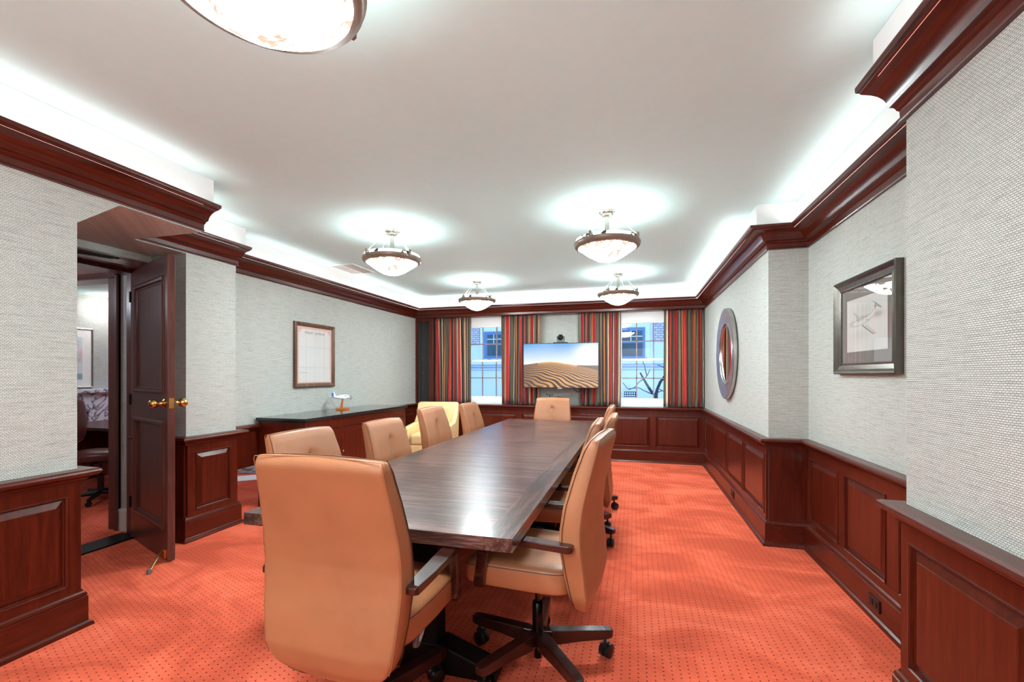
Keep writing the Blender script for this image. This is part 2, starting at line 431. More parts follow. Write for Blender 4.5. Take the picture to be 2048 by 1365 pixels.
# white bulkhead above the crown (all the way round)
mb = MB()
for pth in ([(1.02, -3), (1.02, YN)], [(XB, YN), (XB, YA), (XA, YA), (XA, YB), (X3, YB), (X3, LY4)], [(X2, LY4), (X2, LY2)], [(X1, LY2), (X1, -3)]):
    sweep(mb, pth, [(0, 2.46), (.11, 2.46), (.11, CEIL - .001), (0, CEIL - .001)])
struct(mb.build('trim_1', M['white']))
# crown moulding
CR = [(0, 2.335), (.018, 2.335), (.02, 2.342), (.014, 2.35), (.016, 2.385), (.026, 2.39), (.03, 2.398), (.036, 2.404), (.05, 2.407), (.054, 2.415), (.058, 2.428), (.07, 2.447), (.088, 2.463), (.11, 2.474), (.132, 2.48), (.146, 2.484), (.15, 2.49), (.163, 2.492), (.166, 2.5), (.166, 2.516), (.155, 2.516), (.15, 2.488), (.108, 2.486), (0, 2.486)]
CR = [(d, 2.337 + (z - 2.335) * .885) for d, z in CR]
for nm, pth, i0, i1, m in CROWN_RUNS:
    mb = MB(); sweep(mb, pth, CR, i0, i1); struct(mb.build(nm, M[m], smooth=40))
# soffit behind the crown over the curtains
struct(MB().box(X3, XA, YB, WY, 2.345, 2.36).build('trim_5', M['cherry_x']))

BASE = [(0, 0), (.05, 0), (.05, .008), (.045, .02), (.034, .028), (.032, .032), (.032, .16), (.027, .163), (.03, .17), (.026, .182), (.018, .19), (.014, .2), (0, .2)]
RAIL = [(0, .775), (.022, .775), (.022, .785), (.03, .79), (.034, .797), (.034, .803), (.05, .808), (.062, .812), (.07, .82), (.073, .829), (.07, .838), (.062, .845), (0, .847)]
for nm, rail, P, m in (('baseboard_right', 'trim_6', P_R, 'cherry_y'), ('baseboard_back', 'trim_7', P_UP, 'cherry_x'), ('baseboard_left', 'trim_8', P_L3, 'cherry_y'), ('baseboard_pilaster', 'trim_30', P_L3, 'cherry_y'), ('baseboard_front', 'trim_9', P_L1, 'cherry_y')):
    if nm == 'baseboard_back': rg = (5, 6)
    else: rg = (0, None)
    PP = P
    if nm == 'baseboard_right': PP = P_UP; rg = (0, 5)
    if nm == 'baseboard_left': PP = [(XA, YB), (X3, YB), (X3, 3.90)]; rg = (1, None)
    if nm == 'baseboard_pilaster': PP = [(X3, LY4), (X2, LY4), (X2, LY3), (X4 + .02, LY3)]
    mb = MB(); sweep(mb, PP, BASE, *rg); struct(mb.build(nm, M[m]))
    if nm == 'baseboard_left': PP = [(XA, YB), (X3, YB), (X3, LY4)]
    mb = MB(); sweep(mb, PP, RAIL, *rg); struct(mb.build(rail, M[m], smooth=24))

def run(name, a, b, spans, z0=.235, z1=.712, open_to=None):
    """wainscot along a->b (room on the left); spans are distances from a of each raised panel; each panel is a part"""
    a = Vector(a); b = Vector(b); d = (b - a); L = d.length; d.normalize(); n = Vector((-d.y, d.x))
    def T(u, dd, z): p = a + d * u + n * dd; return (p.x, p.y, z)
    def bx(mb, u0, u1, d0, d1, za, zb):
        vs = [T(u, q, z) for z in (za, zb) for q in (d0, d1) for u in (u0, u1)]
        mb.add(vs, [(0, 2, 3, 1), (4, 5, 7, 6), (0, 1, 5, 4), (2, 6, 7, 3), (0, 4, 6, 2), (1, 3, 7, 5)])
    mb = MB(); t = .018
    bx(mb, 0, L, 0, t, .19, z0); bx(mb, 0, L, 0, t, z1, .79)
    prev = 0
    for u0, u1 in list(spans) + [(L, L)]:
        if u0 > prev + 1e-4: bx(mb, prev, u0, 0, t, z0, z1)
        prev = u1
    fr = struct(mb.build(name, M['cherry_z'], bevel=.0015))
    for u0, u1 in spans:
        mb = MB()
        rs = [(0, .0), (0, .022), (.006, .023), (.010, .018), (.012, .006), (.016, .004), (.05, .016), (.052, .019)]
        rings = [[T(u0 + i, q, z0 + i), T(u1 - i, q, z0 + i), T(u1 - i, q, z1 - i), T(u0 + i, q, z1 - i)] for i, q in rs]
        mb.loops(rings, cap0=False)
        mb.build('raised_panel', M['cherry_z'], fr)
    return fr
run('trim_10', (1.02, -3), (1.02, YN), [(4.48 - k * .63, 5.03 - k * .63) for k in (0, 1, 2)][::-1])
run('trim_11', (XB, YN), (XB, YA), [(.12, .62), (.74, 1.23), (1.32, 1.82)])
run('trim_12', (XB, YA), (XA, YA), [])
run('trim_13', (XA, YA), (XA, YB), [(.04, .74), (.79, 1.52), (1.59, 2.32), (2.37, 3.12)])
run('trim_14', (XA, YB), (X3, YB), [(.07, .71), (.79, 1.43), (1.53, 2.12), (2.2, 2.82), (2.9, 3.55), (3.65, 4.2), (4.28, 4.7)])
mbx = run('trim_15', (X3, YB), (X3, 3.90), [(.05, .75), (.82, 1.55), (1.62, 2.32), (2.4, 3.2)])
# short length of panelling above the low opening beside the pilaster
mb = MB(); mb.box(X3, X3 + .018, LY4, 3.90, .44, .79); up = struct(mb.build('trim_16', M['cherry_z']))
run('trim_17', (X2, LY4), (X2, LY3), [(.07, .40)])
run('trim_18', (X2, LY3), (X4 + .02, LY3), [])
run('trim_19', (X4 + .02, LY1), (X1, LY1), [])
run('trim_20', (X1, LY1), (X1, -3), [(.05, .75), (.83, 1.53), (1.6, 2.3)])
# cut the baseboard-level gap: low opening shows the next room's floor (jamb lining)
mb = MB(); mb.box(-3.85, -3.72, 3.885, 3.902, 0, .445).box(-3.85, -3.70, LY4, 3.902, .43, .442)
struct(mb.build('trim_21', M['cherry_z']))
# window ledge behind the chair rail
struct(MB().box(X3, XA, YB - .01, WY, .80, .846).build('trim_22', M['granite'], bevel=.003))
# body of the low wall
# ------------------------------------------------------------------ door recess, vestibule and the room beyond
mb = MB()
mb.box(-4.17, -4.03, 1.84, LY3, 2.19, 2.225)                    # head jamb
mb.box(-4.03, -3.835, 1.70, LY3, 2.216, 2.23).box(-3.862, -3.84, 1.70, LY3, 2.205, 2.258).box(-3.862, -3.832, 1.70, LY3, 2.252, 2.266)
mb.box(-4.14, -4.045, LY3, 2.87, 0, 2.2).box(-4.05, -4.03, LY3 - .03, LY3, 0, 2.2)                   # hinge jamb
mb.box(-4.17, -4.03, 1.84, 1.875, 0, 2.2).box(-4.045, -4.02, 1.72, 1.84, 0, 2.29)
struct(mb.build('trim_23', M['door'], bevel=.002))
struct(MB().box(-4.19, -3.97, 1.86, LY3, 0, .012).build('trim_24', M['blackwood'], bevel=.003))
mb = MB()                                                        # vestibule walls
mb.box(-4.31, -4.15, 2.87, 3.0, 0, 2.45)
mb.box(-6.2, -4.15, .9, 1.0, 0, 2.45).box(-6.3, -6.2, .9, 3.0, 0, 2.45)
mb.box(-6.2, -4.3, 2.87, 3.0, 2.28, 2.5)
mb.box(-7.45, -7.3, 2.9, 7.6, 0, 2.6).box(-7.3, -3.85, 7.5, 7.6, 0, 2.6).box(-7.3, -6.1, 2.87, 3.0, 0, 2.6)
mb.box(-4.15, -3.85, LY4, 7.6, 2.3, 2.6)
struct(mb.build('wall_beyond', M['wallpaper']))
struct(MB().box(-6.2, -4.15, .9, 2.9, 2.24, 2.3).build('ceiling_vestibule', M['grayw']))
struct(MB().box(-7.4, -3.86, 3.0, 7.6, 2.45, 2.5).build('ceiling_beyond', M['ceiling']))
mb = MB(); mb.box(-4.43, -4.31, 2.85, 3.02, 0, 2.2).box(-4.335, -4.31, 2.835, 2.87, 0, 2.27)
mb.box(-6.15, -4.31, 2.85, 3.02, 2.19, 2.22).box(-6.15, -4.31, 2.835, 2.87, 2.21, 2.29)
mb.box(-4.335, -4.30, 2.83, 2.86, 0, .17)
struct(mb.build('trim_25', M['door'], bevel=.002))
struct(MB().box(-4.31, -4.17, 2.845, 2.87, 0, .17).box(-4.31, -4.17, 2.85, 2.87, .17, .185).build('baseboard_vestibule', M['grayw'], bevel=.002))

# the open door
dv = Vector((.83, -.32)).normalized(); dang = math.atan2(dv.y, dv.x)
door = empty('door_1', (-4.04, 2.765, 0), dang, kind='structure')
DW, DH = .875, 2.215
TH = .045
mb = MB()      # local x along the leaf, local -y is the face towards the camera
zs = [(.235, 1.0), (1.22, 2.06)]
def leaf(mb):
    mb.box(0, .105, 0, TH, .01, DH).box(.80, DW, 0, TH, .01, DH)
    mb.box(.105, .80, 0, TH, .01, .235).box(.105, .80, 0, TH, 1.0, 1.22).box(.105, .80, 0, TH, 2.06, DH)
    for a, b in zs: mb.box(.105, .80, .012, TH - .012, a, b)
leaf(mb); mb.build('door_leaf', M['door'], door, bevel=.001)
for a, b in zs:
    for side in (0, 1):
        y = (lambda q: -q) if side == 0 else (lambda q: TH + q)
        mb = MB(); rs = [(-.012, 0), (-.012, .008), (0, .014), (.018, .012), (.024, -.004), (.034, -.008), (.036, -.012)]
        rings = [[(.105 + i, y(q), a + i), (.80 - i, y(q), a + i), (.80 - i, y(q), b - i), (.105 + i, y(q), b - i)] for i, q in rs]
        mb.loops(rings, cap0=False, cap1=False); mb.build('panel_moulding', M['door'], door)
for side, sg in ((0, -1), (1, 1)):
    mb = MB(); y0 = 0 if sg < 0 else TH
    prof = [(.033, 0), (.034, .006), (.024, .012), (.016, .018), (.014, .03), (.012, .036), (.02, .042), (.03, .052), (.0335, .066), (.031, .08), (.022, .091), (.008, .096), (.001, .097)]
    mb.lathe([(r, sg * q) for r, q in prof], (.815, y0, 1.142), 24, axis='y'); mb.build('door_knob', M['brass'], door, smooth=50)
MB().box(DW - .001, DW + .002, .008, TH - .008, 1.105, 1.18).box(DW, DW + .010, .017, .029, 1.132, 1.152).build('latch_plate', M['brass'], door)
for z in (.25, 1.1, 1.95): MB().tube([(0, -.006, z), (0, -.006, z + .09)], .007).build('hinge', M['darkmodel'], door)
mb = MB()
mb.box(.81, .85, -.012, 0, .03, .09); mb.tube([(.83, -.02, .075), (.87, -.055, .06), (.98, -.13, .018)], [.007, .009, .009], 10); mb.tube([(.81, -.02, .06), (.85, -.02, .035)], .005)
mb.build('kick_down_stop', M['brass'], door, smooth=50)
MB().lathe([(.001, 0), (.014, 0), (.016, .012), (.012, .03), (.001, .032)], (.99, -.137, .001), 14).build('stop_foot', M['greyplast'], door, smooth=50)
# door closer on the head
dc = empty('door_closer', (-3.85, 2.16, 2.185), 0, label='dark metal overhead door closer with folding arm on the door head', cat='door closer')
MB().box(-.0, .055, -.20, .04, -.03, .03).build('closer_body', M['darkmodel'], dc, bevel=.006)
MB().tube([(.03, 0, .035), (.03, .0, .04), (.05, .17, .045), (.045, .36, .055)], .008, 8).tube([(.05, .17, .045), (.03, -.0, .05)], .01).tube([(.03, 0, .02), (.03, 0, .055)], .016, 10).build('closer_arm', M['darkmodel'], dc, smooth=40)

# ------------------------------------------------------------------ picture helper
def col_grid(name, x, y, z, w, h, nx, ny, func, mat, parent, axis='x', sgn=1):
    """flat image surface; func(u,v arrays)-> rgb linear; axis = normal axis"""
    u = np.linspace(0, 1, nx + 1); v = np.linspace(0, 1, ny + 1); U, V = np.meshgrid(u, v)
    if axis == 'x': X = np.full_like(U, x); Y = y + sgn * (U - .5) * w
    else: X = x + sgn * (U - .5) * w; Y = np.full_like(U, y)
    Z = z + (V - .5) * h
    vs = np.stack([X, Y, Z], -1).reshape(-1, 3)
    idx = np.arange((nx + 1) * (ny + 1)).reshape(ny + 1, nx + 1)
    fs = np.stack([idx[:-1, :-1], idx[:-1, 1:], idx[1:, 1:], idx[1:, :-1]], -1).reshape(-1, 4)
    me = bpy.data.meshes.new(name); me.from_pydata(vs.tolist(), [], fs.tolist())
    at = me.color_attributes.new('Col', 'FLOAT_COLOR', 'POINT')
    rgb = func(U, V).reshape(-1, 3); at.data.foreach_set('color', np.concatenate([rgb, np.ones((len(rgb), 1))], 1).astype(np.float32).ravel())
    me.materials.append(mat); o = bpy.data.objects.new(name, me); COL.objects.link(o); o.parent = parent
    return o
def npl(c): c = np.asarray(c, float) / 255; return np.where(c <= .04045, c / 12.92, ((c + .055) / 1.055) ** 2.4)
def seg(U, V, a, b, w, asp=1.0):
    ax, ay = a; bx, by = b; dx, dy = (bx - ax), (by - ay) * asp
    t = np.clip(((U - ax) * dx + (V - ay) * asp * dy) / (dx * dx + dy * dy), 0, 1)
    d = np.hypot(U - ax - t * dx, (V - ay) * asp - t * dy); return np.clip(1 - d / w, 0, 1)
def frame_mesh(mb, axis, base, sg, c0, c1, z0, z1, prof):
    """mitred rectangular frame; prof = (inset, depth)"""
    rings = []
    for i, q in prof:
        d = base + sg * q
        pts = [(c0 + i, z0 + i), (c1 - i, z0 + i), (c1 - i, z1 - i), (c0 + i, z1 - i)]
        rings.append([(d, p[0], p[1]) if axis == 'x' else (p[0], d, p[1]) for p in pts])
    mb.loops(rings, cap0=False, cap1=False); return mb

# framed script document on the left wall
fx = X3
t = empty('framed_document', (0, 0, 0), label='framed script certificate on the left wall above the credenza', cat='framed document')
mb = MB(); frame_mesh(mb, 'x', fx, 1, 4.25, 4.95, 1.2, 1.96, [(0, 0), (0, .03), (.012, .038), (.03, .034), (.042, .022), (.048, .012), (.048, 0)]); mb.build('frame', M['goldwood'], t)
def docf(U, V):
    c = np.ones(U.shape + (3,)) * npl((206, 204, 203)); bd = npl((208, 172, 158))
    r = np.minimum.reduce([U, 1 - U, V, 1 - V]); 
    corner = ((np.abs(U - .5) - .36).clip(0) * .9 + (V - .88).clip(0)) > .075
    c[(r < .025) | corner] = bd
    ink = np.zeros_like(U); rnd = random.Random(3)
    for k in range(22):
        x = .22 + k * .026; y = .875 + .004 * math.sin(k)
        if k in (9, 10): continue
        h = .025 + .02 * rnd.random() * (1 if k % 3 else 1.6)
        ink = np.maximum(ink, seg(U, V, (x, y), (x + .012 * rnd.uniform(-1, 1), y + h), .008))
        ink = np.maximum(ink, seg(U, V, (x, y + h * rnd.random()), (x + .02, y + h * rnd.random()), .006))
    for y, a, b in ((.19, .06, .28),): ink = np.maximum(ink, .8 * seg(U, V, (a, y), (b, y), .006))
    fold = np.zeros_like(U)
    for y in (.28, .64): fold = np.maximum(fold, np.exp(-((V - y) / .006) ** 2))
    for x in (.24, .5, .77): fold = np.maximum(fold, .5 * np.exp(-((U - x) / .012) ** 2))
    return c * (1 - .72 * ink[..., None]) * (1 - .16 * fold[..., None])
AM = attr_mat('printed_paper', rough=.6)
col_grid('document_sheet', fx + .012, 4.60, 1.58, .61, .67, 170, 190, docf, AM, t)
g = MB().box(fx + .016, fx + .018, 4.29, 4.91, 1.24, 1.92).build('glass_pane', M['glass'], t)

# framed aeroplane sketch on the right wall recess
fx = XB
t = empty('framed_sketch', (0, 0, 0), label='framed pencil drawing of an aeroplane in the right wall recess', cat='framed picture')
mb = MB(); frame_mesh(mb, 'x', fx, -1, 2.69, 3.42, 1.352, 1.94, [(0, 0), (0, .035), (.008, .04), (.016, .036), (.03, .026), (.055, .02), (.062, .024), (.068, .02), (.07, .008), (.07, 0)]); mb.build('frame', M['pewter'], t)
MB().box(fx - .01, fx - .004, 2.74, 3.37, 1.40, 1.89).build('mat_board', M['mat'], t)
def skf(U, V):
    c = np.ones(U.shape + (3,)) * npl((192, 190, 186)); sh = np.zeros_like(U)
    for cx, cy, sx, sy, a in ((.45, .62, .2, .05, .38), (.78, .62, .12, .06, .42), (.18, .53, .1, .05, .45), (.5, .75, .35, .15, .14), (.35, .3, .25, .1, .14)):
        sh = np.maximum(sh, a * np.exp(-((U - cx) / sx) ** 2 - ((V - cy) / sy) ** 2))
    L = np.zeros_like(U)
    def s(a, b, w=.007, k=.75):
        nonlocal L; L = np.maximum(L, k * seg(U, V, a, b, w))
    body = [(.12, .52), (.18, .56), (.3, .585), (.45, .60), (.58, .63), (.68, .70), (.74, .74)]
    low = [(.12, .52), (.16, .49), (.28, .475), (.42, .49), (.55, .53), (.68, .60), (.76, .70)]
    plane = ((V > np.interp(U, [p[0] for p in low], [p[1] for p in low])) & (V < np.interp(U, [p[0] for p in body], [p[1] for p in body])) & (U > .12) & (U < .75))
    sh = np.where(plane, .03, sh)
    for q in (body, low):
        for a, b in zip(q[:-1], q[1:]): s(a, b)
    s((.36, .58), (.22, .72)); s((.22, .72), (.2, .73)); s((.2, .72), (.33, .575)); s((.21, .74), (.3, .66), .01, .6)
    s((.42, .47), (.68, .29), .02, .85); s((.5, .47), (.74, .29), .008); s((.68, .29), (.74, .3), .008)
    s((.72, .74), (.74, .82), .02, .9); s((.68, .86), (.75, .79), .012, .7); s((.75, .80), (.86, .72), .018, .85); s((.7, .78), (.86, .73), .01)
    for k in range(5): s((.3 + k * .035, .545 + k * .006), (.3 + k * .035, .565 + k * .006), .006)
    s((.26, .60), (.33, .57), .02, .5); s((.5, .56), (.6, .55), .015, .5)
    return c * (1 - np.maximum(L, sh)[..., None])
col_grid('sketch_sheet', fx - .012, 3.05, 1.648, .47, .32, 200, 156, skf, AM, t, sgn=-1)
MB().box(fx - .018, fx - .016, 2.76, 3.35, 1.42, 1.88).build('glass_pane', M['glass'], t)

# round mirror
t = empty('round_mirror', (XA, 5.52, 1.585), label='round mirror with a broad brushed silver dished frame on right wall', cat='mirror')
MB().lathe([(.42, 0), (.505, -.01), (.51, -.02), (.51, -.042), (.506, -.046), (.352, -.034), (.350, -.040), (.338, -.040), (.332, -.03), (.33, -.02)], (0, 0, 0), 72, axis='x', capend=False).build('frame', M['silver'], t, smooth=12)
MB().lathe([(.001, -.022), (.333, -.022)], (0, 0, 0), 72, axis='x', capend=False).build('mirror_glass', M['mirror'], t, smooth=40)

# wall outlets in the baseboards
def outlet(loc, label):
    t = empty('wall_outlet', loc, label=label, cat='outlet')
    MB().cbox((-.004, 0, 0), (.008, .115, .07)).build('cover_plate', M['black'], t, bevel=.002)
    for s in (-1, 1):
        f = MB().cbox((-.009, s * .022, 0), (.004, .03, .032)).build('socket', M['greyplast'] if False else M['darkmodel'], t)
outlet((XB - .032, 2.90, .095), 'black duplex outlet in the recess baseboard near the near wall block')
outlet((XA - .032, 5.14, .097), 'small black outlet in the far right baseboard below the mirror')

# ------------------------------------------------------------------ ceiling vents
def vent(loc, w, d, n, label, rz=0):
    t = empty('ceiling_vent', loc, rz, label=label, cat='vent')
    mb = MB(); 
    for a in ((-w / 2, w / 2, -d / 2, -d / 2 + .03), (-w / 2, w / 2, d / 2 - .03, d / 2), (-w / 2, -w / 2 + .03, -d / 2 + .03, d / 2 - .03), (w / 2 - .03, w / 2, -d / 2 + .03, d / 2 - .03)):
        mb.box(*a, -.008, 0)
    if w > .3 and d > .3: mb.box(-.01, .01, -d / 2 + .03, d / 2 - .03, -.008, 0)
    mb.build('vent_frame', M['white'], t, bevel=.002)
    mb = MB()
    for k in range(n):
        y = -d / 2 + .03 + (d - .06) * (k + .5) / n
        mb.box(-w / 2 + .03, w / 2 - .03, y - (d - .06) / n * .3, y + (d - .06) / n * .3, -.006, -.003)
    mb.build('vent_slats', M['grayw'], t)
    MB().box(-w / 2 + .03, w / 2 - .03, -d / 2 + .03, d / 2 - .03, -.002, -.0005).build('vent_cavity', M['hole'], t)
vent((-3.40, 4.88, CEIL), .36, .5, 12, 'large square ceiling vent near the left cove')
vent((.13, 6.95, CEIL), .36, .09, 1, 'narrow ceiling vent beside the right back pendant')
vent((-2.42, 6.75, CEIL), .36, .09, 1, 'narrow ceiling vent behind the left back pendant')

# ------------------------------------------------------------------ pendant lamps
def make_pendant():
    t = empty('pendant_light', (0, 0, CEIL), cat='pendant light', group='alabaster bowl pendants')
    MB().lathe([(.001, -.045), (.045, -.045), (.05, -.04), (.055, -.02), (.066, -.018), (.068, -.012), (.068, 0)], n=32).build('canopy', M['nickel'], t, smooth=35)
    MB().lathe([(.017, -.045), (.017, -.20), (.012, -.205), (.001, -.206)], n=20, capend=False).build('stem', M['nickel'], t, smooth=35)
    bowl = [(.243, -.235), (.247, -.235), (.249, -.26), (.246, -.28), (.235, -.295), (.21, -.316), (.17, -.345), (.12, -.378), (.08, -.398), (.04, -.411), (.001, -.416)]
    inner = [(.001, -.408), (.06, -.395), (.12, -.368), (.17, -.336), (.205, -.308), (.236, -.28), (.243, -.235)]
    MB().lathe(bowl[:4], n=64, mi=1, capend=False).lathe(bowl[3:], n=64, capend=False).lathe(inner, n=64, mi=1, capend=False).build('alabaster_bowl', [M['alab'], M['alab_in']], t, smooth=45)
    MB().lathe([(.25, -.262), (.262, -.262), (.264, -.272), (.258, -.29), (.248, -.30), (.228, -.306), (.228, -.303), (.248, -.29), (.25, -.262)], n=64, capend=False).build('metal_ring', M['bronze'], t, smooth=35)
    for k in range(4):
        a = PI / 4 + k * PI / 2 + .35; c, s = math.cos(a), math.sin(a)
        MB().tube([(.055 * c, .055 * s, -.035), (.262 * c, .262 * s, -.245)], .0025, 6).build('suspension_rod', M['nickel'], t, smooth=50)
        Mx = Matrix.Rotation(a, 4, 'Z')
        MB().box(.258, .27, -.009, .009, -.285, -.225, 0, Mx).build('ring_clip', M['bronze'], t, bevel=.002)
    for k in range(6):
        a = k * PI / 3; MB().sphere((.058 * math.cos(a), .058 * math.sin(a), -.04), .006, 8, 6).build('canopy_screw', M['nickel'], t, smooth=60)
    return t
PL = [((-.21, 3.68), 'alabaster bowl pendant hanging right of the table, nearer right one'), ((-2.13, 3.66), 'alabaster bowl pendant over the left side, nearest the large ceiling vent'),
      ((-2.14, 5.98), 'far left alabaster bowl pendant close to the back wall curtains'), ((-.20, 6.0), 'far right alabaster bowl pendant close to the right back window'),
      ((-.945, .965), 'large alabaster bowl pendant cut off by the top edge, nearest the viewer')]
pend = make_pendant()
for i, ((x, y), lb) in enumerate(PL):
    o = pend if i == 0 else copy_tree(pend)
    o.location = (x, y, CEIL); o['label'] = lb
    if i == 4: o.scale = (1, 1, 1)
    light('POINT', (x, y, CEIL - .275), 1.0, (1, .92, .86), name='bulb_light', radius=.07)
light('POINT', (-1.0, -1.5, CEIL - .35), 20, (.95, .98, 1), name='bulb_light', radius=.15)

# ------------------------------------------------------------------ windows
def make_window(name, x0, x1):
    w = empty(name, (0, 0, 0), kind='structure')
    y = WY
    mb = MB()
    mb.box(x0 - .07, x0, y - .02, y + .10, .846, 2.36).box(x1, x1 + .07, y - .02, y + .10, .846, 2.36)
    mb.box(x0 - .07, x1 + .07, y - .02, y + .10, 2.20, 2.36)
    mb.box(x0 - .09, x1 + .09, y - .05, y + .12, .846, .875).box(x0 - .04, x1 + .04, y - .03, y + .12, .875, .915)
    mb.build('window_casing', M['white'], w, bevel=.003)
    MB().box(x0, x1, y - .01, y + .015, 2.17, 2.25).build('roller_shade', M['white'], w)
    zm = 1.586; m3 = [x0 + (x1 - x0) * k / 3 for k in (1, 2)]
    for nm, za, zb, yy, zmid in (('upper_sash', zm - .01, 2.22, y + .055, 1.885), ('lower_sash', .915, zm + .02, y + .025, 1.291)):
        mb = MB()
        bot = .055 if nm == 'lower_sash' else .03
        mb.box(x0, x0 + .03, yy, yy + .03, za, zb).box(x1 - .03, x1, yy, yy + .03, za, zb).box(x0 + .03, x1 - .03, yy, yy + .03, za, za + bot).box(x0 + .03, x1 - .03, yy, yy + .03, zb - .035, zb)
        s = mb.build(nm, M['white'], w, bevel=.002)
        mb = MB()
        for mx in m3: mb.box(mx - .009, mx + .009, yy + .004, yy + .026, za + .02, zb - .02)
        mb.box(x0 + .02, x1 - .02, yy + .004, yy + .026, zmid - .009, zmid + .009)
        mb.build('muntins', M['muntin'], s)
        MB().box(x0 + .02, x1 - .02, yy + .013, yy + .016, za + .02, zb - .02).build('glass', M['glass'], s)
    MB().box((x0 + x1) / 2 - .03, (x0 + x1) / 2 + .03, y + .02, y + .05, zm + .02, zm + .035).build('sash_lock', M['bronze'], w, bevel=.003)
M['muntin'] = simple('backlit_bar_shade', (150, 134, 134), .5, noise_amt=.02)  # bars coloured darker to stand in for backlit shade; sashes stay white
make_window('window_1', *wins[0]); make_window('window_2', *wins[1])

# narrow dark niche in the back left corner
n = empty('wall_niche', (0, 0, 0), kind='structure'); n.name = 'trim_26'
MB().box(-3.73, -3.69, 7.2, 7.24, .846, 2.335).box(-3.47, -3.39, 7.2, 7.25, .846, 2.335).box(-3.69, -3.47, 7.2, 7.24, 2.29, 2.335).box(-3.69, -3.47, 7.2, 7.24, .846, .865).build('niche_frame', M['cherry_z'], n, bevel=.003)
MB().box(-3.69, -3.47, 7.37, 7.39, .86, 2.3).box(-3.475, -3.46, 7.24, 7.39, .86, 2.3).box(-3.70, -3.685, 7.24, 7.39, .86, 2.3).build('niche_lining', M['niche'], n)
mb = MB()
for z in (1.12, 1.38, 1.64, 1.9):
    for x in (-3.655, -3.53): mb.sphere((x, 7.368, z), .006, 8, 6)
mb.build('shelf_pins', M['nickel'], n, smooth=60)

# ------------------------------------------------------------------ curtains
def curtain(x0, x1, ymid, seed, label):
    rnd = random.Random(seed); nx = int((x1 - x0) * 260); nz = 14
    nf = (x1 - x0) / .085
    ph = rnd.random() * 6; w2 = [rnd.uniform(.5, 1) for _ in range(40)]
    def off(u, v):
        k = u * nf; a = w2[int(k) % 40] * (1 - (k % 1)) + w2[(int(k) + 1) % 40] * (k % 1)
        return .052 * a * math.sin(2 * PI * k + ph + .5 * math.sin(3 * v + seed)) + .008 * math.sin(2 * PI * k * 2.3 + v * 2)
    vs = []; arcs = []
    for j in range(nz + 1):
        v = j / nz; z = .852 + (2.343 - .852) * v; row = []; arc = 0; prev = None; ar = []
        for i in range(nx + 1):
            u = i / nx; xx = x0 + (x1 - x0) * (u + .012 * (1 - v) * math.sin(9 * u + seed)); yy = ymid + off(u, v) * (.75 + .25 * (1 - v))
            if prev: arc += math.hypot(xx - prev[0], yy - prev[1])
            prev = (xx, yy); row.append((xx, yy, z)); ar.append(arc)
        vs += row; arcs += ar
    fs = [(j * (nx + 1) + i, j * (nx + 1) + i + 1, (j + 1) * (nx + 1) + i + 1, (j + 1) * (nx + 1) + i) for j in range(nz) for i in range(nx)]
    me = bpy.data.meshes.new('curtain'); me.from_pydata(vs, [], fs)
    uvl = me.uv_layers.new(name='UVMap')
    off0 = rnd.random()
    base = arcs[:nx + 1]
    for l in me.loops: uvl.data[l.index].uv = (base[l.vertex_index % (nx + 1)] / .95 + off0, 0)
    me.polygons.foreach_set('use_smooth', [True] * len(fs)); me.materials.append(M['curtain'])
    o = bpy.data.objects.new('curtain', me); COL.objects.link(o)
    s = o.modifiers.new('thickness', 'SOLIDIFY'); s.thickness = .003
    tag(o, label, 'curtain', 'striped curtains')
curtain(-3.42, -2.73, 7.31, 1, 'striped curtain in the left corner, left side of the left window')
curtain(-2.17, -1.50, 7.31, 2, 'striped curtain between the left window and the television')
curtain(-.87, -.20, 7.31, 3, 'striped curtain between the television and the right window')
curtain(.45, 1.01, 7.31, 4, 'striped curtain in the right corner beside the round mirror wall')

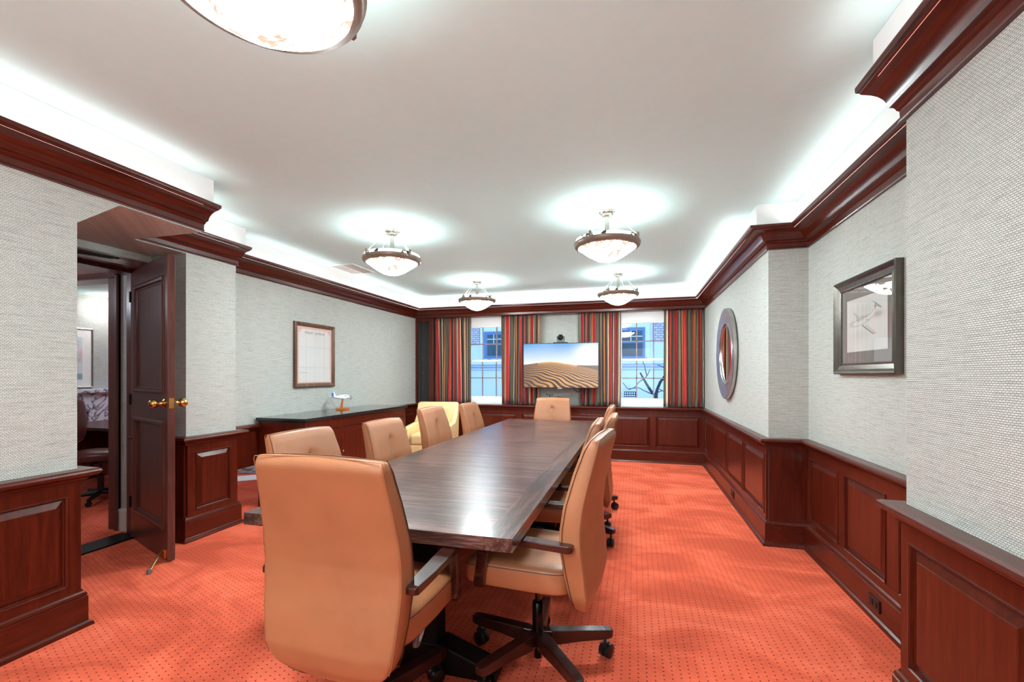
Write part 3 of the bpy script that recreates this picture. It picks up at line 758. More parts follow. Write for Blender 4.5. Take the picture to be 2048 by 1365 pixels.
# ------------------------------------------------------------------ television
t = empty('television', (-1.14, 7.12, 1.135), label='flat television showing desert dunes on the back wall', cat='television')
W2 = .608; HT = .72
mb = MB(); mb.box(-W2, W2, 0, .03, 0, HT).box(-.35, .35, .03, .06, .12, .55); mb.build('television_body', M['tvblack'], t, bevel=.003)
mb = MB(); frame_mesh(mb, 'y', 0, -1, -W2, W2, 0, HT, [(0, -.002), (0, .004), (.008, .004), (.009, 0)]); mb.build('bezel', M['tvblack'], t)
MB().box(-.04, .03, -.006, .0, -.014, .002).build('sensor_bump', M['silver'], t, bevel=.002)
MB().box(-.06, .06, .06, .29, .3, .42).build('wall_bracket', M['black'], t)
def dune(U, V):
    sky = npl((70, 140, 200)) * np.clip((V - .45) / .55, 0, 1)[..., None] ** 1.0 + npl((236, 240, 236)) * (1 - np.clip((V - .45) / .55, 0, 1))[..., None]
    glow = np.exp(-((U - .88) / .16) ** 2 - ((V - .78) / .2) ** 2)[..., None]; c = sky * (1 - glow) + npl((245, 248, 246)) * glow
    ridge = .50 + .095 * np.exp(-((U - .37) / .30) ** 2) - .03 * U
    right = .5 + .0 * U - .01 * (U - .8)
    far = (V < right) & (U > .66); c[far] = npl((104, 86, 76))
    crest = np.where(U < .72, ridge, .50 - .30 * (U - .72) ** 1.0)
    crest = np.where(U > .55, np.minimum(crest, .545 - .42 * (U - .55) ** 1.25), crest)
    body = V < crest
    depth = np.clip((crest - V) / .55, 0, 1)
    rip = np.sin(34 * np.log(depth + .10) + 46 * (1.02 - U).clip(0) ** 1.5 + 1.1 * np.sin(U * 17 + depth * 9) + .6 * np.sin(U * 41 - depth * 23))
    lit = npl((206, 154, 104)); shd = npl((66, 52, 52)); warm = npl((232, 178, 110))
    mixr = np.clip(.5 + .65 * rip, 0, 1)[..., None]
    lft = np.clip(1 - U * 2.2 - .1, 0, 1)[..., None]
    dc_ = shd * (1 - mixr) + lit * mixr; dc_ = dc_ * (1 - .75 * lft) + npl((96, 80, 74)) * (.75 * lft)
    top = np.exp(-depth / .045)[..., None] * ((U > .2) & (U < .72))[..., None]; dc_ = dc_ * (1 - top) + warm * top
    c[body] = dc_[body]
    return c
col_grid('screen', 0, -.001, HT / 2, 2 * W2 - .018, HT - .018, 420, 240, dune, attr_mat('television_picture', emis=.26, rough=.2), t, axis='y')
# conference camera on top of the television
t = empty('conference_camera', (-1.135, 7.13, 1.855), label='black pan-tilt conference camera standing on top of the television', cat='camera')
MB().box(-.115, .115, -.03, .05, 0, .012).build('shelf_plate', M['black'], t, bevel=.002)
MB().box(-.055, .055, -.035, .04, .012, .035).box(-.06, -.045, -.02, .03, .03, .11).box(.045, .06, -.02, .03, .03, .11).build('yoke', M['greyplast'], t, bevel=.004)
MB().sphere((0, 0, .09), .046, 24, 16, (1, 1, 1.05)).build('camera_head', M['black'], t, smooth=60)
MB().lathe([(.026, -.035), (.026, -.055), (.018, -.056), (.001, -.050)], (0, 0, .09), 20, axis='y').build('lens', M['gasblack'], t, smooth=40)
o = MB().tube([(-.95, 7.20, 1.16), (-.93, 7.21, 1.12), (-.90, 7.215, 1.085), (-.87, 7.215, 1.065), (-.84, 7.215, 1.085), (-.81, 7.21, 1.12), (-.79, 7.20, 1.16)], .006, 8).build('power_cable', M['black'], smooth=60)
tag(o, 'black cable looping down below the television', 'cable')
# dark model aircraft on the ledge
t = empty('model_helicopter', (-1.2, 7.30, .847), label='dark metal model aircraft on the window ledge under the television', cat='model aircraft')
MB().box(-.06, .06, -.04, .04, 0, .01).tube([(0, 0, .01), (0, 0, .115)], .004).build('stand', M['darkmodel'], t)
MB().tube([(-.14, 0, .115), (-.05, 0, .12), (.03, 0, .122), (.09, 0, .118), (.115, 0, .112)], [.004, .010, .016, .012, .002], 12).build('fuselage', M['darkmodel'], t, smooth=60)
MB().cbox((.03, 0, .146), (.46, .016, .004), 0, Matrix.Rotation(-.06, 4, 'Y')).tube([(.0, 0, .12), (.0, 0, .15)], .005).build('rotor', M['darkmodel'], t)
MB().cbox((-.14, 0, .15), (.012, .006, .06)).cbox((-.14, 0, .165), (.10, .03, .003)).cbox((-.185, 0, .17), (.02, .004, .02)).cbox((-.1, 0, .17), (.02, .004, .02)).build('tail_fins', M['darkmodel'], t)

# ------------------------------------------------------------------ conference table
TX0, TX1, TY0, TY1, TZ = -1.665, -.435, 1.60, 5.97, .74
t = empty('conference_table', (-1.05, 3.8, 0), label='long dark wood conference table with banded border and pedestal bases', cat='table')
ox, oy = 1.05, -3.8
def tb(mb, x0, x1, y0, y1, z0, z1, mi=0): mb.box(x0 + ox, x1 + ox, y0 + oy, y1 + oy, z0, z1, mi)
seams = [TY0, 2.80, 4.05, 5.28, TY1]
BW = .115
for k in range(4):
    a, b = seams[k] + (.0012 if k else 0), seams[k + 1] - (.0012 if k < 3 else 0)
    mb = MB()
    ya = a + (BW if k == 0 else 0); yb = b - (BW if k == 3 else 0)
    tb(mb, TX0 + BW, TX1 - BW, ya, yb, TZ - .05, TZ, 0)
    tb(mb, TX0, TX0 + BW, a, b, TZ - .052, TZ - .0002, 1); tb(mb, TX1 - BW, TX1, a, b, TZ - .052, TZ - .0002, 1)
    if k == 0: tb(mb, TX0 + BW, TX1 - BW, a, ya, TZ - .052, TZ - .0002, 0)
    if k == 3: tb(mb, TX0 + BW, TX1 - BW, yb, b, TZ - .052, TZ - .0002, 0)
    mb.build('tabletop_section', [M['table'], M['tableb']], t)
mb = MB(); tb(mb, -1.35, -.75, 1.88, 5.6, TZ - .12, TZ - .053); mb.build('under_frame', M['blackwood'], t)
for py in (1.917, 3.8, 5.6):
    p = MB(); tb(p, -1.24, -.86, py - .05, py + .05, .10, TZ - .10); po = p.build('pedestal', M['blackwood'], t, bevel=.006)
    mb = MB(); poly = [(-1.52, 0), (-.58, 0), (-.58, .045), (-.84, .13), (-1.26, .13), (-1.52, .045)]
    mb.prism([(x + ox, z) for x, z in poly], 'y', py - .055 + oy, py + .055 + oy); mb.build('foot', M['blackwood'], po, bevel=.005)

# ------------------------------------------------------------------ chairs
def interp(tab, z):
    return float(np.interp(z, [a for a, b in tab], [b for a, b in tab]))
def backrest(t, dz):
    FR = [(.30, -.245), (.34, -.222), (.40, -.205), (.50, -.187), (.60, -.172), (.68, -.172), (.78, -.188), (.9, -.222), (1.0, -.258), (1.04, -.274)]
    RR = [(.30, -.262), (.34, -.276), (.40, -.284), (.5, -.276), (.6, -.264), (.68, -.262), (.78, -.274), (.9, -.300), (1.0, -.326), (1.04, -.336)]
    WW = [(.295, .12), (.30, .155), (.315, .186), (.335, .209), (.36, .228), (.40, .243), (.5, .256), (.62, .266), (.75, .265), (.88, .254), (.97, .245), (1.0, .243), (1.02, .242), (1.034, .240), (1.04, .236)]
    zs = [.295, .30, .307, .315, .325, .335, .35] + list(np.linspace(.37, .98, 42)) + [.99, 1.0, 1.01, 1.02, 1.028, 1.034, 1.04]
    fu = sorted(set([round(float(x), 4) for x in list(np.linspace(-1, 1, 31)) + list(np.linspace(-.2, .2, 21))]))
    ru = [float(x) for x in np.linspace(1, -1, 17)]
    rings = []; edgeF = []
    dz0 = dz
    for z in zs:
        w = interp(WW, z); f = interp(FR, z); r = interp(RR, z)
        th = f - r; dz = dz0 + max(0, .5 - z) * .08
        topk = max(0, (z - 1.0) / .04); botk = max(0, (.335 - z) / .04)
        k = max(topk, botk); f2 = f - th * .28 * k * k; r2 = r + th * .28 * k * k
        c = .016
        ring = []
        for u in fu:
            x = u * (w - c)
            tuft = 0
            g = 1 / (1 + math.exp(-(z - .60) / .018)) * 1 / (1 + math.exp((z - .90) / .014))
            tuft = .004 * g * math.exp(-(x / .016) ** 2) + .014 * g * math.exp(-(x / .07) ** 2)
            for bz in (.90, .615): tuft += .012 * math.exp(-(x / .022) ** 2 - ((z - bz) / .02) ** 2)
            puff = .006 * (1 - u * u)
            arch = .008 * (1 - u * u) * max(0, (z - .85) / .19) ** 1.5
            ring.append((x, f2 - tuft + puff, z + arch + dz))
        for a in (70, 45, 20): ring.append((w - c + c * math.cos(math.radians(a)), f2 - c + c * math.sin(math.radians(a)), z + dz))
        for a in (-20, -45, -70): ring.append((w - c + c * math.cos(math.radians(a)), r2 + c + c * math.sin(math.radians(a)), z + dz))
        for u in ru:
            arch = .008 * (1 - u * u) * max(0, (z - .85) / .19) ** 1.5
            ring.append((u * (w - c), r2 - .008 * (1 - u * u), z + arch + dz))
        for a in (-70, -45, -20): ring.append((-(w - c + c * math.cos(math.radians(a))), r2 + c + c * math.sin(math.radians(a)), z + dz))
        for a in (20, 45, 70): ring.append((-(w - c + c * math.cos(math.radians(a))), f2 - c + c * math.sin(math.radians(a)), z + dz))
        rings.append(ring)
    b = MB().loops(rings).build('backrest', M['leather'], t, smooth=60)
    # seam piping: front edge loop and rear edge loop
    for nm, dd, (i0) in (('front_seam', 'F', 0), ('rear_seam', 'R', 0)):
        L = []; R = []
        for z, ring in zip(zs, rings):
            if z < .36 or z > 1.0: continue
            w = interp(WW, z); yy = (interp(FR, z) - .014) if dd == 'F' else (interp(RR, z) + .006)
            L.append((-(w + (.0004 if dd == 'F' else -.003)), yy, z + dz)); R.append((w + (.0004 if dd == 'F' else -.003), yy, z + dz))
        zt = 1.0395
        yy = (interp(FR, 1.04) - .012) if dd == 'F' else (interp(RR, 1.04) + .010)
        yy -= .008 if dd == 'F' else 0
        top = [(-.2395, yy + .004 * (dd == 'F'), 1.030 + dz)] + [(u * .236, yy - (0 if dd == 'F' else 0), zt + .008 * (1 - u * u) * (1 if True else 0) + dz) for u in np.linspace(-1, 1, 17)] + [(.2395, yy + .004 * (dd == 'F'), 1.030 + dz)]
        MB().tube(L + top + R[::-1], .0015, 6).build(nm, M['thread'] if dd == 'F' else M['softseam'], b)
    return b

def make_chair():
    t = empty('conference_chair', (0, 0, 0), cat='chair', group='tan leather conference chairs')
    backrest(t, 0)
    # seat
    def ring(sx, sy, z, n=56, e=7, yc=.035):
        out = []
        for k in range(n):
            a = 2 * PI * k / n; c, s = math.cos(a), math.sin(a)
            x = .248 * sx * math.copysign(abs(c) ** (2 / e), c); y = .245 * sy * math.copysign(abs(s) ** (2 / e), s)
            fr = max(0, y / .245)
            out.append((x * (1 - .05 * (y < 0) * abs(y) / .25), y + yc, z - .018 * fr ** 3 * (1 if z > .44 else .2)))
        return out
    rings = [ring(.92, .92, .395), ring(.975, .975, .400), ring(.995, .995, .41), ring(1, 1, .45), ring(1, 1, .478), ring(.995, .995, .488), ring(.975, .98, .496), ring(.92, .93, .503), ring(.8, .82, .508), ring(.6, .62, .509), ring(.35, .36, .506), ring(.1, .1, .505)]
    s = MB().loops(rings).build('seat', M['leather'], t, smooth=50)
    pts = [(p[0] * 1.003, (p[1] - .035) * 1.003 + .035, p[2] + .006) for p in ring(.997, .997, .480)]
    MB().tube(pts + [pts[0]], .0014, 6, caps=False).build('seam', M['thread'], s)
    # arms
    for sx in (-1, 1):
        def Q(y, z, w, h, xo=0): return [(sx * (.262 + xo) - w / 2, y, z - h / 2), (sx * (.262 + xo) + w / 2, y, z - h / 2), (sx * (.262 + xo) + w / 2, y, z + h / 2), (sx * (.262 + xo) - w / 2, y, z + h / 2)]
        MB().loops([Q(-.235, .636, .034, .022, .018), Q(-.22, .636, .046, .03, .018), Q(-.10, .637, .058, .026, .014), Q(.05, .638, .06, .026, .006), Q(.15, .640, .052, .028), Q(.185, .640, .04, .02)]).build('armrest', M['arm'], t, bevel=.003)
        def V(z, y, wy, wx, xo=0): 
            X = sx * (.264 + xo); return [(X - wx / 2, y - wy / 2, z), (X + wx / 2, y - wy / 2, z), (X + wx / 2, y + wy / 2, z), (X - wx / 2, y + wy / 2, z)]
        MB().loops([V(.628, .150, .065, .040), V(.58, .152, .05, .036), V(.52, .165, .044, .030), V(.46, .175, .046, .026, -.002), V(.425, .18, .052, .02, -.004), V(.41, .18, .04, .016, -.006)]).build('arm_support', M['arm'], t, bevel=.003)
    # mechanism
    MB().box(-.11, .11, -.13, .13, .375, .41).prism([(-.17, .39), (.1, .39), (.07, .345), (-.12, .345)], 'x', -.045, .045).build('tilt_mechanism', M['black'], t, bevel=.006)
    lv = MB().tube([(.05, .02, .375), (.19, .0, .37)], .007, 8)
    lv.build('lever_rod', M['black'], t, smooth=50)
    def pad(x, k): return [(x, -.052 * k, .322), (x, -.028 * k, .315), (x, .0, .335), (x, .03, .372), (x, .034, .392), (x, .022, .402), (x, .008, .395), (x, -.03, .372), (x, -.055 * k, .345)]
    lp = MB().loops([pad(.188, 1), pad(.204, 1)]).build('lever_paddle', M['greyplast'], t, bevel=.004)
    mb = MB()
    for a, b_ in (((-.02, .338), (-.005, .352)), ((-.032, .35), (-.012, .364)), ((-.03, .335), (-.02, .345)), ((-.012, .348), (.004, .362)), ((-.036, .342), (.0, .358))):
        mb.tube([(.2055, a[0], a[1]), (.2055, b_[0], b_[1])], .0011, 5)
    mb.build('lever_symbols', M['whitegloss'], lp)
    MB().lathe([(.001, .38), (.013, .38), (.013, .25), (.001, .25)], n=18, capend=False).build('gas_rod', M['nickelblack'], t, smooth=40)
    MB().lathe([(.001, .29), (.022, .29), (.026, .285), (.026, .155), (.031, .152), (.031, .12), (.02, .09), (.018, .03), (.001, .028)], n=22, capend=False).build('column_sleeve', M['gasblack'], t, smooth=40)
    for k in range(5):
        a = 2 * PI * k / 5 + math.radians(-62 - 0); Mx = Matrix.Rotation(a, 4, 'Z')
        def R_(x, w, z0, z1): return [Mx @ Vector(p) for p in ((x, -w / 2, z0), (x, w / 2, z0), (x, w / 2, z1), (x, -w / 2, z1))]
        lg = MB().loops([R_(.012, .03, .090, .158), R_(.06, .054, .090, .159), (R_(.2, .050, .098, .150)), R_(.32, .048, .098, .143), R_(.352, .042, .103, .139), R_(.362, .024, .110, .134)]).build('base_leg', M['armx'], t, bevel=.004)
        c = Mx @ Vector((.325, 0, 0)); ca = a + .7 + k * 1.1; Mc = Matrix.Translation(c) @ Matrix.Rotation(ca, 4, 'Z')
        mb = MB()
        for s_ in (-1, 1):
            r0 = [(.001, s_ * .002), (.027, s_ * .002), (.0325, s_ * .005), (.0335, s_ * .014), (.0325, s_ * .024), (.020, s_ * .029), (.001, s_ * .030)]
            m2 = MB().lathe(r0, (.012, 0, .0335), 20, axis='y', capend=False)
            mb.add([Mc @ Vector(v) for v in m2.v], m2.f)
        mb.box(-.012, .022, -.009, .009, .028, .072, 0, Mc); m2 = MB().lathe([(.008, .05), (.008, .105)], (0, 0, 0), 10)
        mb.add([Mc @ Vector(v) for v in m2.v], m2.f)
        mb.build('caster', M['black'], lg, smooth=40)
    return t
M['softseam'] = simple('tan_seam', (150, 92, 56), .6)
M['nickelblack'] = simple('dark_polished_rod', (60, 56, 54), .12, metal=1)
M['armx'] = wood('chair_base_wood', (40, 17, 14), (62, 26, 20), (84, 38, 30), 'x', 1.0, rough=.25, coat=.4)
UPPER = ('backrest', 'seat', 'armrest', 'arm_support', 'tilt_mechanism', 'lever_rod', 'lever_paddle', 'gas_rod')
CH = [ # x, y, heading (deg, direction the sitter faces measured from +y counter-clockwise), lift, base spin, label
    (-.955, 1.515, -1, .045, -14, 'tan leather chair seen from behind at the near end of the table'),
    (-.434, 2.056, 84, .045, 0, 'tan leather chair first on the right side, whole star base visible'),
    (-.53, 3.08, 90, -.0, -2, 'tan leather chair second on the right side, just behind the first'),
    (-.46, 3.76, 90, -.02, 15, 'tan leather chair third on the right side of the table'),
    (-.51, 4.52, 90, .0, -16, 'tan leather chair farthest on the right side of the table'),
    (-1.65, 2.27, -94, -.03, 15, 'tan leather chair nearest on the left side, behind the near end chair'),
    (-1.64, 3.18, -92, -.055, 40, 'tan leather chair second on the left side, in front of the credenza'),
    (-1.65, 4.08, -91, -.02, 70, 'tan leather chair third on the left side, in front of the cream armchair'),
    (-1.64, 5.10, -91, -.04, 5, 'tan leather chair farthest on the left side of the table'),
    (-1.13, 6.12, 180, -.03, 25, 'tan leather chair facing the viewer at the far end of the table'),
]
ch0 = make_chair()
for i, (x, y, h, lift, spin, lb) in enumerate(CH):
    o = ch0 if i == 0 else copy_tree(ch0)
    o.location = (x, y, 0); o.rotation_euler = (0, 0, math.radians(h)); o['label'] = lb; o['_l'] = lift; o['_s'] = spin
for o in [o for o in bpy.data.objects if o.get('_l') is not None]:
    for c in o.children:
        if c.name.split('.')[0] in UPPER: c.location.z = min(o['_l'], .03) if c.name.startswith('arm') else o['_l']
        if c.name.split('.')[0] == 'base_leg': c.rotation_euler = (0, 0, math.radians(o['_s']))
for o in bpy.data.objects:
    if o.get('_l') is not None: del o['_l']; del o['_s']

# ------------------------------------------------------------------ credenza and its model plane
CX0, CX1, CY0, CY1 = X3 + .03, -3.14, 3.74, 5.74
t = empty('credenza', (0, 0, 0), label='long dark red wood credenza with black stone top on left wall', cat='cabinet')
MB().box(CX0 - .01, CX1 + .03, CY0 - .03, CY1 + .03, .882, .912).box(CX0, CX1 + .015, CY0 - .015, CY1 + .015, .868, .882).build('stone_top', M['granite'], t, bevel=.004)
mb = MB(); mb.box(CX0, CX1, CY0, CY1, .07, .868).box(CX1 - .01, CX1 + .008, CY0 + .002, CY1 - .002, .77, .866).box(CX0, CX1 + .015, CY0 - .008, CY1 + .008, 0, .09)
for k in range(5): yy = CY0 + (CY1 - CY0 - .06) * k / 4; mb.box(CX1, CX1 + .012, yy, yy + .06, .09, .77)
mb.build('cabinet_body', M['cherry_z'], t, bevel=.002)
for k in range(4):
    y0 = CY0 + (CY1 - CY0 - .06) * k / 4 + .063; y1 = CY0 + (CY1 - CY0 - .06) * (k + 1) / 4 - .003
    mb = MB(); mb.box(CX1, CX1 + .008, y0, y1, .1, .76); frame_mesh(mb, 'x', CX1, 1, y0, y1, .1, .76, [(0, .008), (0, .014), (.04, .014), (.05, .008)]); d = mb.build('cabinet_door', M['cherry_z'], t)
    MB().sphere((CX1 + .022, y1 - .025 if k % 2 == 0 else y0 + .025, .5), .009, 12, 8).build('knob', M['brass'], d, smooth=60)
t = empty('model_aeroplane', (-3.52, 4.86, .912), PI / 2, label='white and blue model aeroplane on a wooden stand on the credenza', cat='model aircraft')
MB().prism([(-.075, 0), (.075, 0), (.07, .022), (-.07, .022)], 'y', -.045, .045).build('stand_base', M['honey'], t, bevel=.002)
MB().loops([[(-.045, -.008, .02), (-.01, -.008, .02), (-.01, .008, .02), (-.045, .008, .02)], [(-.008, -.004, .135), (.008, -.004, .135), (.008, .004, .135), (-.008, .004, .135)]]).build('stand_post', M['honey'], t)
def TF(p): v = Matrix.Rotation(-.06, 4, 'Y') @ Vector(p); return (v.x, v.y, v.z + .16)
MB().tube([TF(p) for p in ((-.19, 0, .012), (-.15, 0, .01), (-.09, 0, .004), (-.02, 0, 0), (.06, 0, -.002), (.11, 0, -.008), (.13, 0, -.012), (.138, 0, -.014))], [.006, .014, .022, .027, .027, .02, .012, .002], 16).build('fuselage', M['whitegloss'], t, smooth=60)
MB().loops([[TF((-.03, s * .02, -.014)), TF((.04, s * .02, -.014)), TF((.04, s * .02, -.022)), TF((-.03, s * .02, -.022))] for s in (-1, 1)]).loops([[TF(q) for q in ((-.03, .02, -.016), (.04, .02, -.016), (.04, .02, -.022), (-.03, .02, -.022))], [TF(q) for q in ((.0, .16, .0), (.03, .16, .0), (.03, .16, -.003), (.0, .16, -.003))]]).loops([[TF(q) for q in ((-.03, -.02, -.016), (.04, -.02, -.016), (.04, -.02, -.022), (-.03, -.02, -.022))], [TF(q) for q in ((.0, -.16, .0), (.03, -.16, .0), (.03, -.16, -.003), (.0, -.16, -.003))]]).build('wings', M['whitegloss'], t)
for s in (-1, 1):
    e = MB().tube([TF((-.02, s * .06, -.018)), TF((.06, s * .06, -.02)), TF((.075, s * .06, -.02))], [.008, .012, .005], 10).build('engine', M['whitegloss'], t, smooth=60)
    MB().cbox(TF((.078, s * .06, -.02)), (.003, .05, .006)).cbox(TF((.078, s * .06, -.02)), (.003, .006, .05)).build('propeller', M['darkmodel'], e)
MB().prism([TF((-.2, 0, .01))[0::2], TF((-.15, 0, .01))[0::2], TF((-.125, 0, .018))[0::2], TF((-.165, 0, .075))[0::2], TF((-.2, 0, .075))[0::2]], 'y', -.003, .003).box(-.205, -.16, -.06, .06, .172, .176).build('tail', M['whitegloss'], t)
MB().prism([TF((-.203, 0, .012))[0::2], TF((-.178, 0, .012))[0::2], TF((-.178, 0, .07))[0::2], TF((-.203, 0, .07))[0::2]], 'y', -.0045, .0045).build('rudder', M['bluepaint'], t)
mb = MB()
for k in range(5): 
    for s in (-1, 1): mb.cbox(TF((.0 + k * .014, s * .0255, .010)), (.008, .003, .006))
mb.build('cabin_windows', M['darkmodel'], t)

# ------------------------------------------------------------------ cream armchair in the corner
t = empty('armchair', (-3.02, 6.35, 0), math.radians(8), label='cream leather armchair in the back left corner past the credenza', cat='armchair')
def rbox(x0, x1, y0, y1, z0, z1, r=.03, mat='cream', name='x', par=None): return MB().box(x0, x1, y0, y1, z0, z1).build(name, M[mat], par, bevel=r, seg=4, smooth=60)
rbox(-.24, .24, -.30, .26, .30, .46, .04, name='seat_cushion', par=t)
mb = MB(); rings = []
for z, yf, yr, w in ((.2, .26, .34, .30), (.45, .27, .35, .31), (.7, .31, .40, .32), (.88, .35, .44, .325), (.905, .365, .43, .315)):
    rings.append([(-w, yf, z), (w, yf, z), (w, yr, z), (-w, yr, z)])
mb.loops(rings); b = mb.build('backrest', M['cream'], t, bevel=.02, seg=3, smooth=60)
for s in (-1, 1):
    mb = MB(); poly = [(-.30, .12), (.36, .12), (.43, .88), (.36, .89), (.28, .70), (.18, .60), (-.26, .57), (-.31, .54)]
    mb.prism(poly, 'x', s * .26, s * .34); mb.build('wing_arm', M['cream'], t, bevel=.02, seg=3, smooth=60)
rbox(-.27, .27, -.30, .3, .12, .30, .015, name='seat_base', par=t)
for sx in (-.28, .28):
    for sy in (-.26, .30): MB().tube([(sx, sy, .125), (sx, sy, 0)], [.022, .014], 10).build('leg', M['blackwood'], t, smooth=40)

# ------------------------------------------------------------------ things seen in the next room
def plastic_bag():
    rnd = random.Random(5); vs = []; n, m = 14, 8; mb = MB(); rings = []
    for j in range(m + 1):
        z = j / m; r = .17 * math.sqrt(max(.02, 1 - (z * .95) ** 2))
        rings.append([(r * math.cos(2 * PI * k / n) * (1 + rnd.uniform(-.16, .16)) * 1.3, r * math.sin(2 * PI * k / n) * (1 + rnd.uniform(-.16, .16)), z * .13 + rnd.uniform(-.008, .008) * (j > 0)) for k in range(n)])
    mb.loops(rings); o = mb.build('plastic_bag', M['bag'], smooth=30, loc=(-5.12, 5.08, .004)); return tag(o, 'crumpled grey plastic bag on the floor seen past the left pilaster', 'bag')
plastic_bag()
o = MB().box(-.30, .30, -.16, .16, .001, .006, 0, Matrix.Rotation(.7, 4, 'Z')).build('paper_sheet', M['paper'], loc=(-4.85, 4.72, 0)); tag(o, 'white paper lying on the floor in front of the plastic bag', 'paper')
# painting and fireplace in the room beyond the door
t = empty('framed_painting', (0, 0, 0), label='pastel painting in a pale frame in the room beyond the door', cat='framed picture')
mb = MB(); frame_mesh(mb, 'x', -7.3, 1, 3.75, 4.5, 1.17, 1.985, [(0, 0), (0, .02), (.01, .025), (.02, .02), (.022, .01)]); mb.build('frame', M['nickel'], t)
MB().box(-7.295, -7.288, 3.77, 4.48, 1.19, 1.965).build('mat_board', M['paper'], t)
def paintf(U, V):
    c = np.ones(U.shape + (3,)) * npl((206, 220, 226)); 
    rnd = np.random.RandomState(4)
    for k in range(60):
        cx, cy = rnd.rand(2); a = .5 * np.exp(-(((U - cx) / .09) ** 2 + ((V - cy * .75 - .15) / .05) ** 2))[..., None]
        col = npl([(222, 150, 150), (236, 190, 186), (160, 190, 150), (236, 232, 220)][k % 4]); c = c * (1 - a) + col * a
    lowm = np.clip((.16 - V) / .05, 0, 1)[..., None]; return c * (1 - lowm) + npl((140, 170, 180)) * lowm
col_grid('painting_sheet', -7.285, 4.125, 1.575, .50, .58, 80, 90, paintf, AM, t)
t = empty('fireplace', (0, 0, 0), label='blue veined marble fireplace below the painting beyond the door', cat='fireplace')
MB().box(-7.3, -7.1, 3.4, 4.72, 1.10, 1.15).build('mantel_shelf', M['marble'], t, bevel=.006)
MB().box(-7.3, -7.18, 3.5, 3.75, 0, 1.10).box(-7.3, -7.18, 4.38, 4.63, 0, 1.10).box(-7.3, -7.18, 3.75, 4.38, .85, 1.10).build('surround', M['marble'], t, bevel=.003)
MB().box(-7.3, -7.27, 3.75, 4.38, 0, .85).build('firebox', M['blackwood'], t)
t = empty('recessed_light', (-7.12, 4.60, 2.45), label='bright recessed ceiling spotlight in the room beyond the door', cat='ceiling light')
MB().lathe([(.05, -.001), (.07, -.001), (.072, -.006), (.05, -.008)], n=24, capend=False).build('trim_ring', M['white'], t)
MB().lathe([(.001, -.003), (.05, -.003)], n=24, capend=False).build('lens', M['spotglow'] if 'spotglow' in M else simple('spot_glow', (255, 250, 244), .5, emis=12), t)
light('POINT', (-7.0, 4.6, 2.3), 1.5, (1, .95, .9), name='spot_light', radius=.05)
light('AREA', (-5.6, 5.2, 2.43), 6, (.84, .86, 1), (1.2, 1.2), (0, 0, 0), 'next_room_light')
light('POINT', (-5.1, 2.0, 2.1), 3.5, (.8, .85, 1), name='vestibule_light', radius=.1)
# desk and office chair
t = empty('desk', (0, 0, 0), label='reddish wooden desk at the right of the view beyond the door', cat='desk')
MB().box(-6.9, -5.0, 3.72, 4.5, .70, .735).build('desktop', M['cherry_x'], t, bevel=.004)
MB().box(-6.85, -6.8, 3.8, 4.45, 0, .70).box(-5.1, -5.05, 3.8, 4.45, 0, .70).box(-6.8, -5.1, 4.4, 4.43, .25, .70).build('desk_panels', M['cherry_z'], t)
t = empty('office_chair', (-5.55, 3.50, 0), math.radians(-50), label='burgundy leather office chair at the desk beyond the open door', cat='chair')
def ell(cx, cy, z, rx, ry, n=20, e=3): return [(cx + rx * math.copysign(abs(math.cos(a)) ** (2 / e), math.cos(a)), cy + ry * math.copysign(abs(math.sin(a)) ** (2 / e), math.sin(a)), z) for a in [2 * PI * k / n for k in range(n)]]
MB().loops([ell(0, .02, .44, .2, .2), ell(0, .02, .455, .25, .24), ell(0, .02, .50, .26, .25), ell(0, .02, .53, .24, .23), ell(0, .02, .54, .1, .1)]).build('seat', M['brownlea'], t, smooth=60)
MB().loops([ell(0, -.23, z, w, th) for z, w, th in ((.62, .12, .03), (.64, .2, .045), (.72, .24, .06), (.85, .25, .065), (.98, .24, .055), (1.06, .2, .045), (1.09, .12, .03), (1.1, .04, .01))]).build('backrest', M['brownlea'], t, smooth=60)
MB().tube([(0, -.2, .45), (0, -.28, .48), (0, -.29, .75)], .02).box(-.1, .1, -.12, .12, .40, .44).build('back_bracket', M['black'], t)
MB().lathe([(.001, .42), (.018, .42), (.018, .28), (.03, .27), (.03, .09), (.001, .08)], n=16, capend=False).build('column', M['black'], t, smooth=40)
MB().tube([(.1, 0, .42), (.24, -.02, .40), (.27, -.02, .36)], .01).build('lever', M['black'], t)
for k in range(5):
    a = 2 * PI * k / 5; lg = MB().tube([(0, 0, .09), (.3 * math.cos(a), .3 * math.sin(a), .065)], [.028, .018], 8).build('base_leg', M['black'], t, smooth=40)
    MB().lathe([(.001, -.02), (.025, -.02), (.027, 0), (.025, .02), (.001, .02)], (.3 * math.cos(a), .3 * math.sin(a), .028), 14, axis='x', capend=False).build('caster', M['black'], lg, smooth=40)

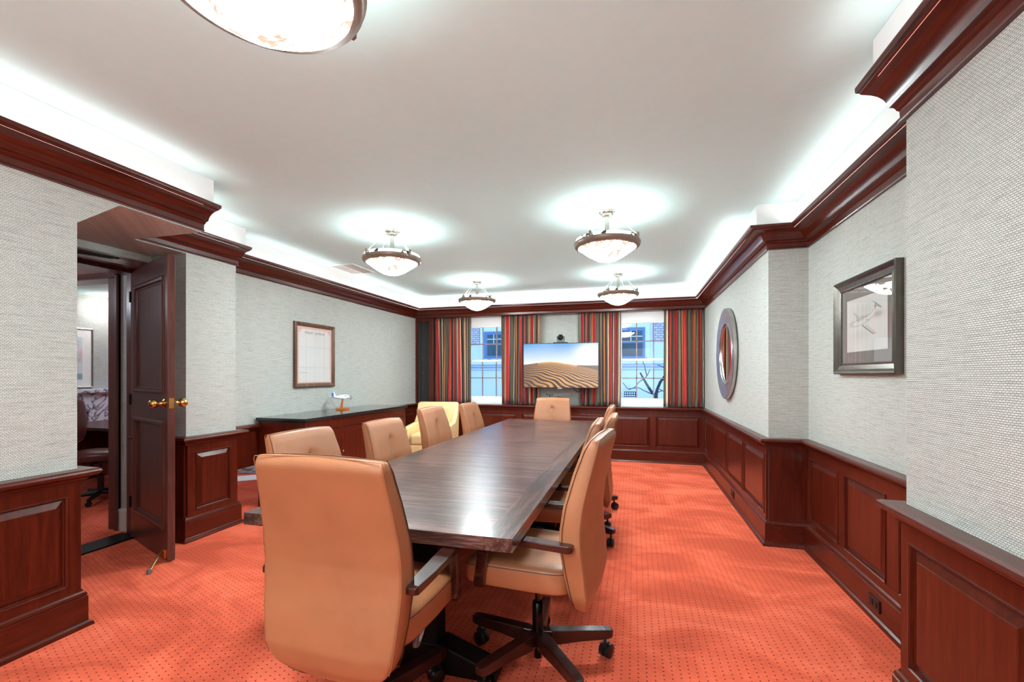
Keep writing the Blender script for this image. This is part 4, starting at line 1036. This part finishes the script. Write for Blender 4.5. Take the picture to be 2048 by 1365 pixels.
# ------------------------------------------------------------------ outside: neighbouring house and a bare tree
FY = 11.0
t = empty('neighbour_building', (0, 0, 0), label='pale rendered neighbouring house outside the windows', cat='building')
MB().box(-9, 5, FY, FY + .3, -2, 2.12).box(-9, 5, FY, FY + .3, 2.12, 6).build('wall', M['facade'], t)
MB().box(-9, 5, FY - .10, FY, 1.60, 1.68).box(-9, 5, FY - .06, FY, 1.55, 1.60).box(-9, 5, FY - .03, FY, 1.47, 1.50).build('string_course', M['facade'], t, bevel=.01)
for x0, x1 in ((-5.2, -3.86), (.43, 1.8)): MB().box(x0, x1, FY - .03, FY, 2.14, 4).build('brick_panel', M['brick'], t)
for x0, x1, z0, z1 in ((-3.73, -3.0, 1.76, 2.45), (-.75, .25, 1.72, 2.46)):
    mb = MB(); mb.box(x0 - .1, x1 + .1, FY - .06, FY, z0 - .06, z1 + .1); fr = mb.build('window_surround', M['facade'], t, bevel=.01)
    MB().box(x0, x1, FY - .075, FY - .06, z0, z1).build('window', M['bluetrim'], t)
    mb = MB()
    mx = (x0 + x1) / 2
    mb.box(x0 + .1, x1 - .06, FY - .085, FY - .075, z0 + .07, z0 + (z1 - z0) * .5); mb.box(x0 + .1, x1 - .06, FY - .085, FY - .075, z0 + (z1 - z0) * .56, z1 - .08)
    mb.build('pane', M['darkglass'], t)
    mb = MB(); mb.box(x0 + .1, x1 - .06, FY - .09, FY - .085, z0 + (z1 - z0) * .70, z0 + (z1 - z0) * .70 + .02)
    for q in (.38, .68): xx = x0 + (x1 - x0) * q; mb.box(xx - .01, xx + .01, FY - .09, FY - .085, z0 + (z1 - z0) * .56, z1 - .08)
    mb.build('glazing_bars', M['facade'], t)
mb = MB()
for i in range(5):
    for j in range(2): mb.box(-.21 + i * .05, -.175 + i * .05, FY - .012, FY - .004, .835 + j * .055, .872 + j * .055)
g = MB().box(-.225, .055, FY - .008, FY, .82, .945).build('vent_grille', M['hole'], t); 
for o_ in (mb.build('grille_holes', M['facade'], g),): pass
mb = MB()
T0 = Vector((.43, 9.6, .70))
mb.tube([(.43, 9.6, -.5), (.43, 9.6, .3), (.43, 9.6, .93)], [.05, .045, .04], 8)
mb.tube([(.43, 9.6, .90), (.33, 9.55, 1.02), (.25, 9.52, 1.15), (.19, 9.5, 1.26), (.12, 9.5, 1.39)], [.03, .03, .026, .022, .018], 8)
mb.tube([(.43, 9.6, .92), (.46, 9.62, 1.05), (.52, 9.62, 1.2), (.62, 9.6, 1.34), (.75, 9.6, 1.44)], [.035, .03, .028, .026, .02], 8)
for pts in ([(.36, 9.57, .95), (.2, 9.5, 1.02), (.1, 9.48, 1.08), (-.02, 9.5, 1.07), (-.12, 9.5, 1.05), (-.22, 9.5, 1.18)], [(.19, 9.5, 1.26), (.1, 9.5, 1.2), (.02, 9.5, 1.09), (-.1, 9.5, 1.04)], [(.19, 9.5, 1.24), (.27, 9.5, 1.35), (.31, 9.5, 1.45)], [(.25, 9.5, 1.33), (.2, 9.5, 1.55), (.17, 9.5, 1.62)],
            [(.5, 9.6, 1.05), (.6, 9.6, 1.0), (.75, 9.6, 1.0)], [(.45, 9.62, .98), (.56, 9.62, 1.02), (.68, 9.6, .96)], [(.8, 9.6, 1.46), (.6, 9.6, 1.49), (.46, 9.6, 1.55)]):
    mb.tube(pts, [.012] + [.008] * (len(pts) - 1), 6)
o = mb.build('bare_tree', M['bark'], smooth=60); tag(o, 'bare forked tree outside the right window', 'tree')
struct(MB().box(-10, 6, 7.7, 11.4, -.9, -.8).build('ground', M['facade']))
